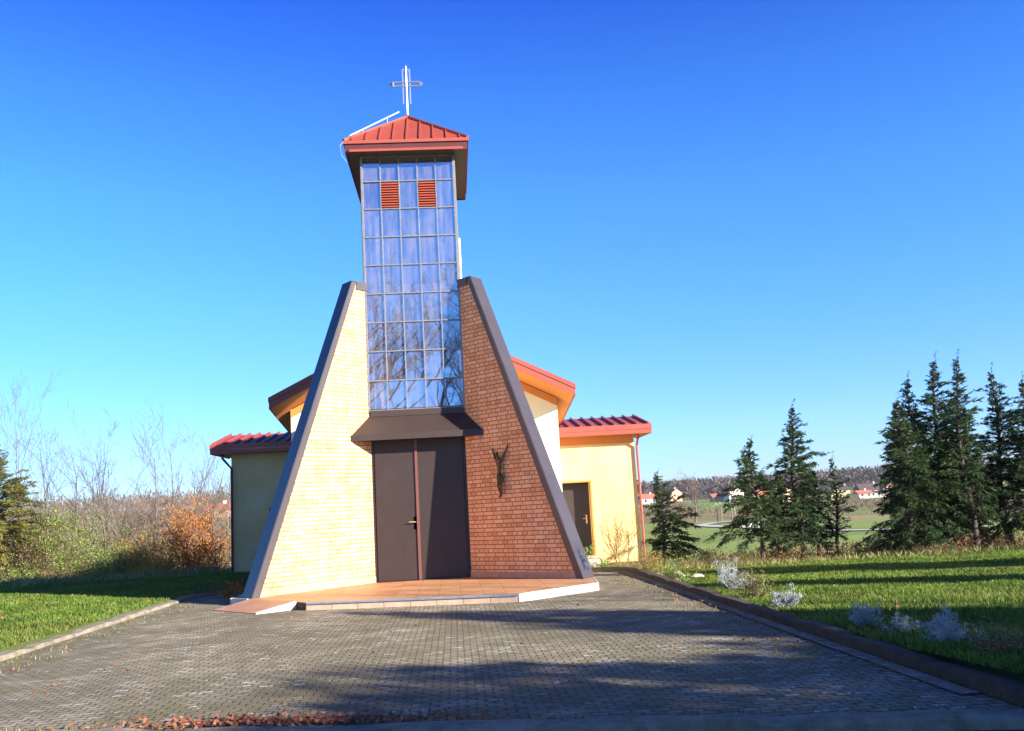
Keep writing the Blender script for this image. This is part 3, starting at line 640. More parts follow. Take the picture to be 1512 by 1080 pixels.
link(MB().tube([(0,-.03,.45),(0,.0,.45)],.012,6).tube([(0,-.05,.06),(0,.0,.06)],.012,6).obj('wall_fixing',M['bronze']),fig)
#@@VEG
sd_z=.64/math.sqrt(1.4**2+1+.64**2)
# ------------------------------------------------------------ VEGETATION
CAMP=np.array([0.6209,-17.9474,1.2117])
def segmesh(name,segs,m,k=3):
    """segs rows: p0(3) p1(3) r0 r1 -> tapered k-sided tubes in one mesh"""
    s=np.asarray(segs,float); p0,p1,r0,r1=s[:,:3],s[:,3:6],s[:,6],s[:,7]; d=p1-p0; d/=np.maximum(np.linalg.norm(d,axis=1,keepdims=True),1e-6)
    ref=np.where(np.abs(d[:,2:3])>.9,np.array([[1.,0,0]]),np.array([[0,0,1.]])); a=np.cross(d,ref); a/=np.linalg.norm(a,axis=1,keepdims=True); b=np.cross(d,a)
    V=[]
    for p,r in ((p0,r0),(p1,r1)):
        for j in range(k):
            t=2*math.pi*j/k; V.append(p+(a*math.cos(t)+b*math.sin(t))*r[:,None])
    V=np.stack(V,1).reshape(-1,3); n=len(s); base=np.arange(n)[:,None]*2*k
    F=np.concatenate([base+np.array([[j,(j+1)%k,k+(j+1)%k,k+j]]) for j in range(k)],0); return npmesh(name,V,F,m)
def unit(v): return v/max(np.linalg.norm(v),1e-9)
def conifer(x,y,H,W,seed,label,cs=.12,group='dark young conifers along the far edge of the right lawn',dens=1.,lm='needle',lean=0,skew=0,low=0,bare=.0,top=None):
    rs=np.random.RandomState(seed); z=G(x,y)-.05
    t=empty('conifer_tree',(x,y,z),label,'conifer',group,rz=0)
    def axis_(h): return np.array([lean*h+.02*H*math.sin(h*2.1/H*3+seed),.02*H*math.sin(h*3/H+seed*2),h])
    r0=.020*H**1.0+.012; segs=[]; n=14
    for i in range(n):
        h0,h1=H*i/n,H*(i+1)/n; segs.append([*axis_(h0),*axis_(h1),r0*(1-.93*i/n)*(1.35 if i==0 else 1),r0*(1-.93*(i+1)/n)])
    C=[];D=[];Ls=[];Ws=[]; dead=[]
    nb=int(50*H*dens)
    for i in range(nb):
        u=(i+rs.rand())/nb; h=H*(low+(1-low)*(u**.95)*.985); tt=h/H; az=i*2.399+rs.randn()*.7; h+=rs.randn()*.05
        prof=(1-tt)**.95*1.12*(.55+.45*min(1,(tt+.02)/max(cs,.05)))
        cl_=.74+.5*math.sin(h*5.3/H*2+az*1.0+seed)*math.sin(az*2+h*3.1+seed*1.7); Lb=W/2*prof*1.12*(.5+.75*rs.rand())*cl_*(1+skew*math.cos(az)); Lb=max(Lb,.05)
        if rs.rand()<.10: Lb*=1.45
        d=np.array([math.cos(az),math.sin(az),.15+.75*tt+rs.randn()*.12]); d=unit(d); p=axis_(h)
        isdead = tt<cs or rs.rand()<bare*(1.2-tt)
        ns=5; pts=[p]
        for k in range(ns):
            f=(k+1)/ns; dd=unit(d+np.array([0,0,-.75*f*f*(1.1-tt*.6)+(.25 if isdead else 0)])+rs.randn(3)*.07); pts.append(pts[-1]+dd*Lb/ns)
        for k in range(ns): segs.append([*pts[k],*pts[k+1],.012*(1-k/ns)+.003,.012*(1-(k+1)/ns)+.002])
        if isdead:
            for k in range(6):
                q=pts[rs.randint(2,ns+1)]; dead.append([*q,*(q+unit(rs.randn(3)+d)*rs.uniform(.08,.3)*W*.3),.004,.001])
            if rs.rand()<.6: continue
        m_=max(3,int(Lb*22*(.5 if isdead else 1)))
        for k in range(m_):
            f=.18+.82*math.sqrt(rs.rand()); q=f*ns; a_=min(int(q),ns-1); P=pts[a_]+(pts[a_+1]-pts[a_])*(q-a_); dr=unit(pts[a_+1]-pts[a_])
            # a flat feathery spray with side twiglets
            sd=unit(np.cross(dr,[0,0,1])+rs.randn(3)*.25); side=1 if rs.rand()<.5 else -1; sl=rs.uniform(.08,.24)*(1.15-f*.4)*min(1,.14+Lb*1.55)
            ax=unit(dr*.8+sd*side*rs.uniform(.2,1)+np.array([0,0,-.45-.5*rs.rand()+.9*tt]))
            for j in range(6):
                g=(j+.5)/6; topf=.35+.65*min(1,(1-tt)*3.3); C.append(P+ax*sl*g); D.append(unit(ax*(.9)+sd*rs.uniform(-.8,.8)+rs.randn(3)*.25)); Ls.append(rs.uniform(.05,.13)*topf); Ws.append(rs.uniform(.009,.021))
    # wispy nodding leader
    p=axis_(H*.985)
    for k in range(int(18+3*H)):
        hh=rs.rand(); q=p+np.array([rs.randn()*.012+.09*hh*hh,rs.randn()*.012,-.2+hh*.52*min(H,4)/4]); C.append(q); D.append(unit([.6+rs.randn()*.5,rs.randn()*.5,.9])); Ls.append(rs.uniform(.04,.11)); Ws.append(.010)
    link(segmesh('trunk',segs+dead,M['bark'],5),t)
    link(leaves('crown',C,D,np.array(Ls)*1.25,np.array(Ws)*1.55,M[lm],rs),t)
    return t
def bare_tree(x,y,H,seed,label,group=None,spread=.5,trunk_r=None,levels=4,barkm='greybark',fork=.35,stems=1,kids=5,name='bare_tree',twigm='twig'):
    rs=np.random.RandomState(seed); t=empty(name,(x,y,G(x,y)-.05),label,'tree',group)
    big=[];small=[]
    def grow(p,d,Ln,r,lev):
        n=4 if lev<2 else 3; pts=[p]
        for i in range(n):
            d=unit(d+rs.randn(3)*.10*(1+.5*lev)+np.array([0,0,.10 if lev else .03])); q=pts[-1]+d*Ln/n
            (big if lev<2 else small).append([*pts[-1],*q,r*(1-.75*i/n)+.0020,r*(1-.75*(i+1)/n)+.0015]); pts.append(q)
        if lev>=levels: return
        kk=kids+2 if lev==0 else kids
        for j in range(kk):
            f=rs.uniform(fork if lev==0 else .2,1); q=f*n; a=min(int(q),n-1); P=pts[a]+(pts[a+1]-pts[a])*(q-a)
            sd=rs.randn(3); sd-=d*sd.dot(d); dd=unit(d*(1-.25*spread)+unit(sd)*spread*(.7+.6*rs.rand())+np.array([0,0,.12]))
            grow(P,dd,Ln*(.62-.30*f)*(.75+.5*rs.rand())*(1 if lev else 1.05),max(r*(1-.75*f)*.62,.0022),lev+1)
    for s_ in range(stems):
        grow(np.array([rs.randn()*.1*(stems>1),rs.randn()*.1*(stems>1),0]),unit([rs.randn()*.07*(1+2*(stems>1)),rs.randn()*.07*(1+2*(stems>1)),1]),H*(1 if s_==0 else rs.uniform(.6,.95)),trunk_r or H*.011,0)
    if stems>1: link(segmesh('branches',big+small,M[barkm],4),t)
    else: link(segmesh('trunk',big,M[barkm],5),t); link(segmesh('crown',small,M[twigm],3),t)
    return t
def bush(x,y,H,W,lm,n,ls,seed,label,cat='shrub',group=None,name='shrub',stem=True,z=None,hollow=.35,lw=.5,up=.4,stems=16,barkm='twig'):
    rs=np.random.RandomState(seed); t=empty(name,(x,y,(G(x,y) if z is None else z)-.02),label,cat,group)
    segs=[];tips=[]
    for i in range(stems):
        az=rs.rand()*6.283; el=rs.uniform(.25,1.45); Ln=(H*math.sin(el)+W/2*math.cos(el))*rs.uniform(.6,1.05); d=np.array([math.cos(az)*math.cos(el),math.sin(az)*math.cos(el),math.sin(el)]); p=np.array([rs.randn()*.04*W,rs.randn()*.04*W,0])
        for k in range(4):
            d=unit(d+rs.randn(3)*.14+np.array([0,0,.04])); q=p+d*Ln/4; segs.append([*p,*q,.012*H**.5*(1-k/4.5),.012*H**.5*(1-(k+1)/4.6)])
            if k>0: tips.append(q)
            for j in range(2):
                dd=unit(d+rs.randn(3)*.6); q2=q+dd*Ln*.22*rs.rand(); segs.append([*q,*q2,.004*H**.5,.0015]); tips.append(q2)
            p=q
    tips=np.array(tips); tips=tips[tips[:,2]>.03*H]
    w_=rs.rand(len(tips))**2+.08; w_/=w_.sum(); ix=rs.choice(len(tips),n,p=w_)
    sp_=.6 if lm=='silver_leaf' else 1; C=tips[ix]*np.array([1,1,1])+rs.normal(size=(n,3))*np.array([W*.075,W*.075,H*.07])*sp_; C[:,:2]*=(.82 if sp_<1 else 1); C[:,2]=np.abs(C[:,2])
    D=rs.normal(size=(n,3))+np.array([0,0,up])+C*np.array([.8/W,.8/W,.2])
    link(segmesh('branches',segs,M[barkm],4),t)
    link(leaves('foliage',C,D,rs.uniform(.6,1.3,n)*ls,rs.uniform(.6,1.3,n)*ls*lw,M[lm],rs),t); return t
# right hand conifers --------------------------------------------------
RC='dark young conifers along the far edge of the right lawn'
conifer(6.75,10.4,3.1,1.95,11,'short open conifer just right of the side annex with a lopsided lower branch',cs=.02,low=.14,skew=.25,dens=1.35,bare=.05)
conifer(8.95,8.0,3.42,2.2,12,'pointed conifer on the left of the middle pair, with low sweeping branches',cs=.02,low=.2,skew=-.3,dens=1.45)
conifer(9.74,9.0,2.0,1.0,13,'small thin conifer squeezed between the two taller middle ones',cs=.1,low=.2,dens=1.1,bare=.2)
conifer(10.25,8.5,4.35,2.45,14,'tallest conifer of the middle group, dense with ragged top',cs=.02,low=.14,dens=1.5)
conifer(11.3,10.0,2.95,1.9,15,'loose conifer leaning out behind the tallest middle one',cs=.1,low=.2,dens=1.1,bare=.15)
conifer(13.18,13.0,4.05,1.6,16,'thin conifer with a bare pale stem and foliage only near its top',cs=.55,low=.35,dens=.75,bare=.25,top=1)
conifer(13.2,7.9,4.3,2.7,17,'broad dark conifer at the left end of the right row, its branches sweeping the grass',cs=.02,low=.09,skew=-.35,dens=1.6)
conifer(14.0,8.6,5.05,2.7,18,'tall conifer second from the left in the right row with a slender tip',cs=.12,low=.12,dens=1.4)
conifer(14.95,9.0,5.62,2.9,19,'highest conifer of the right row with a feathery crooked tip',cs=.22,low=.12,dens=1.4,bare=.1)
conifer(14.95,8.0,5.45,2.3,20,'tall conifer right beside the highest one, with a bare grey lower trunk',cs=.30,low=.15,dens=1.3,bare=.15)
conifer(15.75,9.2,4.3,2.6,21,'shorter open conifer in the gap of the right row showing much bare trunk',cs=.34,low=.2,dens=1.1,bare=.25)
conifer(16.35,8.5,5.12,2.9,22,'tall open crowned conifer near the right end with drooping shoots',cs=.28,low=.15,dens=1.3,bare=.15)
conifer(16.95,8.0,4.75,3.0,23,'dense dark conifer cut by the right edge of the view',cs=.12,low=.1,dens=1.5)
conifer(16.0,10.6,4.6,2.6,24,'dim conifer standing behind the gap in the right row',cs=.15,low=.1,dens=1.1)
conifer(14.5,10.8,4.8,2.7,25,'dim conifer standing behind the highest of the right row',cs=.15,low=.1,dens=1.1)
# left: yellowish conifer
conifer(-16.67,19.40,5.8,4.9,31,'yellow green conifer at the left edge of the view',cs=.02,low=.03,dens=1.9,lm='yellowneedle',group=None)
# left saplings ---------------------------------------------------------
SG='leafless saplings rising from the thicket left of the church'
for i,(x,y,H,st,lab) in enumerate([(-15.87,20.4,7.5,1,'thin leafless sapling nearest the left edge of the view'),(-15.01,20.0,7.0,2,'twin stemmed leafless sapling just behind the yellow green conifer'),
  (-14.31,20.4,6.7,1,'upright leafless sapling over the green bush, one of the tallest'),(-13.44,20.0,5.8,2,'leafless sapling with wide twigs over the green bush'),
  (-12.69,20.0,5.1,3,'low wide leafless tree with a spreading rounded crown'),(-11.93,20.0,5.9,1,'slender leafless sapling just right of the wide crowned bare tree'),
  (-10.82,18.5,5.5,2,'leaning leafless sapling above the olive scrub'),(-9.88,18.1,5.9,1,'straight pale leafless sapling left of the orange bush'),
  (-9.34,18.8,5.3,1,'faint leafless sapling far behind the orange bush'),(-8.80,19.7,5.4,2,'leafless sapling above the orange bush'),(-7.93,19.3,5.0,1,'last leafless sapling beside the church annex'),
  (-10.42,20.0,3.7,3,'low twiggy bare tree between the yellow and orange bushes')]):
    bare_tree(x,y,H*.85,40+i,lab,SG,spread=.62 if i!=4 else .9,levels=3,stems=st,kids=5,fork=.25,trunk_r=.03 if i!=4 else .045,barkm='greybark')
# left bushes -------------------------------------------------------------
bush(-14.01,19.12,2.79,3.34,'green_leaf',7700,0.068,51,'green leafy bush beside the yellow green conifer')
bush(-12.45,18.57,2.12,2.79,'green_leaf',5720,0.068,52,'lower green bush left of the olive scrub')
bush(-11.17,17.90,1.67,2.45,'olive_leaf',4620,0.063,53,'olive brown bush in the middle of the thicket')
bush(-9.99,17.23,1.45,2.23,'yellow_leaf',3960,0.074,54,'low yellow leaved bush left of the orange bush')
bush(-8.71,17.01,2.14,2.11,'orange_leaf',5060,0.084,55,'bright orange autumn bush left of the church annex',stems=24)
bush(-7.60,16.11,1.67,1.23,'orange_leaf',1210,0.068,56,'small orange leaved shrub close to the annex wall')
bush(-7.54,18.23,2.12,2.01,'olive_leaf',1980,0.063,57,'olive shrub behind the corner of the left annex')
bush(-13.34,17.56,0.84,2.23,'olive_leaf',2420,0.063,58,'low dull green scrub at the lawn edge under the green bush')
bush(-11.11,16.56,0.78,2.12,'green_leaf',2090,0.058,59,'low green scrub at the lawn edge under the olive bush')
bush(-9.44,16.11,0.67,1.78,'yellow_leaf',1430,0.063,60,'low yellowish scrub at the foot of the orange bush')
bush(-10.22,19.90,2.45,2.79,'brown_leaf',2200,0.074,61,'brown twiggy bush behind the yellow leaved bush')
bush(-12.67,21.02,2.68,3.12,'brown_leaf',2420,0.074,62,'brown twiggy bush behind the olive bush')
bush(-15.35,18.68,1.90,2.68,'olive_leaf',3080,0.068,63,'olive bush at the right foot of the yellow green conifer')
# scrub stuff behind, both sides ---------------------------------------
def mass(name,pts,hr,wr,n,ls,lw,lm,seed,label,up=1.2,twigs=0):
    rs=np.random.RandomState(seed); pts=np.asarray(pts); N_=len(pts); z=gz(pts[:,0],pts[:,1]); H=rs.uniform(hr[0],hr[1],N_); W=rs.uniform(wr[0],wr[1],N_)
    u=rs.normal(size=(N_,n,3)); u/=np.linalg.norm(u,axis=2,keepdims=True); u*=rs.rand(N_,n,1)**.4
    C=np.stack([pts[:,None,0]+u[...,0]*W[:,None]/2,pts[:,None,1]+u[...,1]*W[:,None]/2,z[:,None]+H[:,None]*(.52+.48*u[...,2])],-1).reshape(-1,3)
    D=(u*np.array([1,1,.6])+np.array([0,0,up])).reshape(-1,3)+rs.normal(size=(N_*n,3))*.35
    o=leaves(name,C,D,rs.uniform(.5,1.4,N_*n)*ls,rs.uniform(.5,1.4,N_*n)*lw,M[lm],rs); COL.objects.link(o); tag(o,label,None,None,'stuff'); return o
rs=np.random.RandomState(70)
def sc(n,f): 
    out=[]
    while len(out)<n:
        p=f()
        if p is not None: out.append(p)
    return out
def f1():
    y=rs.uniform(18.5,46)**1.0; s=rs.uniform(-.62,-.20); x=s*(y+18); 
    return (x,y) if x<-6.2 else None
mass('undergrowth',sc(520,f1),(.8,2.3),(1.1,2.6),170,.25,.016,'brown_leaf',71,'tangled brown undergrowth filling the slope behind the left bushes',up=1.0)
mass('undergrowth',sc(200,f1),(.5,1.2),(.7,1.6),90,.07,.03,'olive_leaf',72,'dull olive leaves scattered through the brown undergrowth',up=.3)
def f2():
    y=rs.uniform(36,330); s=rs.uniform(-.66,-.1); return (s*(y+18),y)
mass('far_wood',sc(2600,f2),(3,6.5),(2.5,5.5),46,.9,.075,'wood_mass',73,'leafless brown woodland covering the hillside left of the church')
def f3():
    y=rs.uniform(540,1500); s=rs.uniform(.02,.66); return (s*(y+18),y)
mass('far_wood',sc(4600,f3),(8,12),(10,18),30,2.6,1.2,'far_wood_mass',74,'dark leafless woodland on the distant ridge behind the village',up=.45)
def f4():
    y=rs.uniform(330,1200); s=rs.uniform(-.7,.02); return (s*(y+18),y)
mass('far_wood',sc(1500,f4),(6,9),(7,12),22,2.2,.4,'wood_mass',75,'leafless woodland along the crest of the left hill')
def f5():
    s=rs.uniform(.2,.6); y=rs.uniform(222,330)
    if .255<s<.33 and y>262: return None
    if .345<s<.37: return None
    return (s*(y+18),y)
mass('scrub_wood',sc(420,f5),(2.5,5.5),(3,7),50,1.0,.10,'wood_mass',76,'brown leafless scrub between the fields and the village')
def f6():
    x=rs.uniform(7.4,19); return (x,rs.uniform(7.6,9.8)+.02*x)
mass('edge_scrub',sc(210,f6),(.25,.62),(.5,1.1),110,.07,.024,'brown_leaf',77,'low russet brambles under the conifers at the edge of the right lawn',up=.6)
mass('edge_scrub',sc(70,lambda:(rs.uniform(4.4,9),rs.uniform(7.2,9.4))),(.12,.35),(.4,.9),80,.09,.012,'dryblade',78,'dry weeds along the lawn edge beside the annex',up=1.5)
# mid distance trees on the right --------------------------------------
bare_tree(58.3,210,11,80,'large leafless round crowned tree standing in the valley field',None,spread=.85,levels=4,kids=6,fork=.3,trunk_r=.28)
bare_tree(75.8,236,6,81,'small pale birch like tree beside the three poles',None,spread=.7,levels=3,kids=6,trunk_r=.14,barkm='palebark',twigm='palebark')
def far_conifer(x,y,H,W,seed,label):
    rs_=np.random.RandomState(seed); t=empty('evergreen_tree',(x,y,G(x,y)),label,'tree',None)
    link(segmesh('trunk',[[0,0,0,0,0,H*.9,.25,.05]],M['bark'],5),t); n=500; h=rs_.rand(n)**1.3*H; a=rs_.rand(n)*6.28; r=(1-h/H)**.6*W/2*rs_.rand(n)**.4
    C=np.stack([r*np.cos(a),r*np.sin(a),h*.95+.05*H],1); D=np.stack([np.cos(a),np.sin(a),.2+rs_.randn(n)*.4],1); link(leaves('crown',C,D,rs_.uniform(.6,1.2,n),rs_.uniform(.3,.6,n),M['needle'],rs_),t)
far_conifer(115,492,9,6,82,'dark evergreen beside the pale village house on the far left')
far_conifer(141,442,8,7,83,'dark evergreen right of the red roofed village house')
# houses -----------------------------------------------------------------
def house(x,y,w,d,h,rh,wm,rm,label,rot=0,gable='x',win=3):
    t=empty('village_house',(x,y,G(x,y)-.3),label,'house','houses of the distant village',rz=R(rot)); h+=.3
    def P(mb,nm,m,par=t): return link(mb.obj(nm,m),par)
    wall=P(MB().box((-w/2,-d/2,-1.5),(w/2,d/2,h)),'wall',M[wm])
    mb=MB(); o=.45
    if gable=='x': # ridge along x
        mb.prism([(-w/2-o,-d/2-o,h-.2),(-w/2-o,0,h+rh),(-w/2-o,d/2+o,h-.2),(-w/2-o,0,h-.2)],(w+2*o,0,0))
    else:
        mb.prism([(-w/2-o,-d/2-o,h-.2),(0,-d/2-o,h+rh),(w/2+o,-d/2-o,h-.2),(0,-d/2-o,h-.2)],(0,d+2*o,0))
        wl=MB().prism([(-w/2+.02,-d/2-o-.04,h-.15),(w/2-.02,-d/2-o-.04,h-.15),(0,-d/2-o-.04,h+rh-.35)],(0,.1,0)); P(wl,'gable_wall',M[wm])
    r=P(mb,'roof',M[rm]); ch=MB().box((w*.18,-.35,h+rh*.3),(w*.18+.6,.35,h+rh+.7)); P(ch,'chimney',M['wallwhite'],r)
    for k in range(win):
        for fl in range(2 if h>5 else 1):
            xx=-w/2+w*(k+.5)/win; z0=1.2+2.8*fl
            P(MB().box((xx-.5,-d/2-.05,z0),(xx+.5,-d/2+.05,z0+1.2)),'window',M['pane'])
    return t
VH=[(132.5,430,8,8,4.6,2.2,'wallwhite','tilefar','red roofed white gabled village house above the green field',15,'y',2),
(126.5,434,6,6,2.4,1.6,'wallpeach','tilefar','low red roofed outbuilding left of the white gabled village house',0,'x',2),
(115.5,480,7,7,4.2,2.4,'wallpeach','tilefar','pale pink village house beside the dark evergreen',20,'y',2),
(89.5,420,8,7,2.6,2.0,'wallwhite','tilefar','small red roofed house nearest the church annex',10,'x',2),
(140.5,415,7,7,3.6,2.0,'wallyellow','tilefar','yellow village house half hidden behind the pointed conifer',0,'x',2),
(154,420,8,7,4.2,3,'wallpeach','tilefar','steep gabled pinkish house between the two middle conifers',25,'y',2),
(179,418,9,7,4.2,1.6,'wallyellow','darkfar','wide yellow two storey house behind the thin conifer',0,'x',3),
(184.5,425,4,5,4.6,1.2,'wallwhite','darkfar','narrow white tall house right of the wide yellow one',0,'y',1),
(188.5,413,6.5,6,2.2,1.5,'wallwhite','tilefar','low cream house with a bright red roof',5,'x',2),
(197.5,415,11,6,2.4,.5,'wallwhite','darkfar','long low white building at the right end of the village',0,'x',4),
(204,440,12,8,2.6,3.2,'wallpeach','darkfar','large dark roofed barn behind the long white building',0,'x',3),
(211,438,6,7,3,2.8,'wallpeach','tilefar','tan gabled house behind the right end of the long white building',20,'y',2)]
for a in VH: house(*a[:8],a[8],a[9],a[10],a[11])
t=house(-59.3,232,5.5,5,2.0,1.5,'wallpeach','tilefar','red roofed house among the bare woods on the left hillside',-10,'x',2)
# poles, lane, barrier -----------------------------------------------------
for i,(x,y,h) in enumerate([(60.4,198,4.3),(61.9,200,4.5),(63.2,196,4.9)]):
    t=empty('concrete_pole',(x,y,G(x,y)),['left pale pole of the three standing by the lane bend','middle pale pole of the three standing by the lane bend','right pole of the three by the lane bend, with a small lamp arm'][i],'pole','pale poles beside the valley lane')
    link(MB().tube([(0,0,-.3),(0,0,h)],[.15,.12],8).obj('shaft',M['concrete']),t)
    link(MB().tube([(0,0,h),(-.1,0,h+.12),(-.9 if i==2 else -.2,0,h+.15)],.07,6).obj('lamp_arm' if i==2 else 'pole_cap',M['wallwhite']),t)
def ribbon(pts,w,name,m,label):
    v=[];f=[]; P=[]
    for i in range(len(pts)-1):
        for k in range(12): P.append((pts[i][0]+(pts[i+1][0]-pts[i][0])*k/12,pts[i][1]+(pts[i+1][1]-pts[i][1])*k/12))
    P.append(pts[-1])
    for i,(x,y) in enumerate(P):
        a=P[max(0,i-1)];b=P[min(len(P)-1,i+1)]; d=unit(np.array([b[0]-a[0],b[1]-a[1]])); n_=np.array([-d[1],d[0]])*w/2; zz=max(G(x+n_[0],y+n_[1]),G(x-n_[0],y-n_[1]),G(x,y))+.18
        v+=[(x+n_[0],y+n_[1],zz),(x-n_[0],y-n_[1],zz)]
    for i in range(len(P)-1): f.append((2*i,2*i+1,2*i+3,2*i+2))
    return MB().add(v,f).top(name,m,label,None,kind='structure')
ribbon([(77,214),(62,201),(54,190),(55,180),(60,165),(66,140),(78,128),(110,112),(150,98)],3.4,'lane',M['asphaltroad'],'pale lane curving through the valley field')
t=empty('lane_barrier',(60.5,171,G(60.5,171)),'dark low barrier with a row of white blocks beside the lane','barrier')
link(MB().box((-4,-.2,0),(5,.2,.7)).obj('rail',M['pane']),t)
for k in range(6): link(MB().box((-3.2+1.45*k,-.45,.1),(-2.3+1.45*k,-.22,1.05)).obj('block',M['wallwhite'],bevel=.1),t)
# bed plants along the right kerb -----------------------------------------
BG='silvery bushes growing along the right kerb'
bush(5.1,-2.3,.42,.62,'silver_leaf',5979,.026,90,'tall silvery bush, the one catching the sun farthest along the kerb',group=BG,stems=26,up=1.2,lw=.28,barkm='silver_leaf')
bush(4.5,-6.5,.17,.46,'silver_leaf',4370,.024,91,'low rounded silvery bush in the middle of the kerb bed',group=BG,stems=20,up=.8,lw=.28,barkm='silver_leaf')
bush(4.36,-9.15,.17,.42,'silver_leaf',3449,.02,92,'small silvery bush in shade, second nearest to the road',group=BG,stems=18,up=.9,lw=.28,barkm='silver_leaf')
bush(4.42,-9.75,.13,.32,'silver_leaf',2070,.02,93,'smallest silvery tuft beside the two nearest silver bushes',group=BG,stems=14,up=.9,lw=.28,barkm='silver_leaf')
bush(4.36,-10.6,.19,.48,'silver_leaf',5979,.02,94,'large silvery bush nearest to the road, in shade',group=BG,stems=24,up=.9,lw=.28,barkm='silver_leaf')
bush(4.75,-4.6,.34,.8,'olive_leaf',900,.035,95,'loose olive shrub between the tall and the rounded silvery bushes')
bush(4.75,3.1,.45,1.25,'tan_heather',3200,.05,96,'tan heather mound at the far end of the kerb bed',cat='heather',up=1.6,lw=.2,stems=30)
bush(4.9,1.2,.28,1.2,'green_leaf',1500,.035,97,'low yellow green plants behind the kerb near the heather')
bush(4.55,-.6,.22,.9,'yellow_leaf',800,.032,98,'low yellowish plants just beyond the tall silvery bush')
bush(4.35,-11.3,.14,.5,'brown_leaf',700,.025,99,'withered brown plant at the near end of the kerb bed')
bush(3.58,6.9,.78,.75,'green_leaf',1100,.075,100,'broad leaved green plant growing in front of the side door',z=-.5)
bush(4.55,7.6,.24,.5,'green_leaf',500,.05,101,'small green plant at the foot of the side door step',z=-.55)
t=bare_tree(5.0,7.9,1.35,102,'leafless fan shaped shrub against the yellow annex wall',None,spread=.75,levels=2,stems=9,kids=4,trunk_r=.011,fork=.2,name='bare_shrub',barkm='tan_heather',twigm='tan_heather'); t.location.z=-.5; t['category']='shrub'
bush(-3.35,-.45,.26,.34,'orange_leaf',260,.055,103,'small plant with peach coloured leaves beside the left brick wing',cat='plant',name='flowering_plant',z=-.1,stems=9)
# stones of the bed end
rs=np.random.RandomState(110)
lab=['pale stone at the far end of the kerb bed nearest the annex','flat pale stone in front of the heather mound','rounded stone behind the kerb below the short conifer','small stone among the yellow green plants','pale tilted stone beside the heather mound','little stone at the right of the heather mound']
for i,(x,y,r_) in enumerate([(4.35,4.4,.13),(4.45,2.3,.14),(5.3,2.5,.17),(4.85,.6,.09),(5.15,3.6,.14),(5.6,2.0,.10)]):
    import bmesh
    b=bmesh.new(); bmesh.ops.create_icosphere(b,subdivisions=2,radius=1)
    ph=rs.rand(6)*6
    for v_ in b.verts:
        c_=v_.co; k=1+.18*math.sin(c_.x*3+ph[0])+.15*math.sin(c_.y*4+ph[1])+.1*math.sin(c_.z*5+ph[2]); v_.co=Vector((c_.x*k*1.2,c_.y*k,max(c_.z,-.4)*k*.6))*r_
    me=bpy.data.meshes.new('garden_stone'); b.to_mesh(me); b.free(); me.materials.append(M['stone'])
    o=bpy.data.objects.new('garden_stone',me); o.location=(x,y,G(x,y)+r_*.2+.03); o.rotation_euler=(0,0,i*1.3); COL.objects.link(o); tag(o,lab[i],'stone','pale stones at the end of the kerb bed')
# grass ---------------------------------------------------------------------
def clump(x,y): return .5+.5*np.sin(x*1.7+2*np.sin(y*.9))*np.sin(y*2.1+1.5*np.sin(x*1.1))
def grass(name,x0,x1,y0,y1,dmax,h0,m,label,seed,cond,hv=1,wscale=1,p=1.55):
    rs=np.random.RandomState(seed); A_=(x1-x0)*(y1-y0); n=int(A_*dmax); x=rs.uniform(x0,x1,n); y=rs.uniform(y0,y1,n)
    d=np.hypot(x-CAMP[0],y-CAMP[1]); keep=rs.rand(n)<np.minimum(1,(7.5/d)**p); s=(x-CAMP[0])/(y-CAMP[1]); keep&=(s>-.62)&(s<.72)&cond(x,y); x,y,d=x[keep],y[keep],d[keep]; n=len(x)
    z=gz(x,y); cl=clump(x,y); h=h0*rs.uniform(.5,1.3,n)*(.65+.7*cl)*hv; w=(.0022+.00085*d)*wscale; a=rs.rand(n)*3.1416
    dx,dy=np.cos(a)*w,np.sin(a)*w; lx,ly=rs.randn(n)*h*.4,rs.randn(n)*h*.4
    V=np.stack([np.stack([x-dx,y-dy,z-.01],1),np.stack([x+dx,y+dy,z-.01],1),np.stack([x+lx,y+ly,z+h],1)],1).reshape(-1,3)
    o=npmesh(name,V,np.arange(3*n).reshape(n,3),M[m]); COL.objects.link(o); tag(o,label,None,None,'stuff'); return n
nR=grass('lawn_grass',4.06,18,-12.6,7.6,3400,.05,'blade','short green grass of the right lawn',120,lambda x,y:(y<7.4))
nL=grass('lawn_grass',-19,-4.45,-9,11,2600,.045,'blade','short green grass of the left lawn',121,lambda x,y:x<-4.5)
grass('rough_grass',3.9,20,6.6,12,420,.16,'dryblade','longer dry grass along the far edge of the right lawn',122,lambda x,y:y>6.6,p=1.0)
grass('rough_grass',-20,-6,8.0,17.5,330,.2,'dryblade','longer dry grass at the foot of the left thicket',123,lambda x,y:y>8.0,p=1.0)
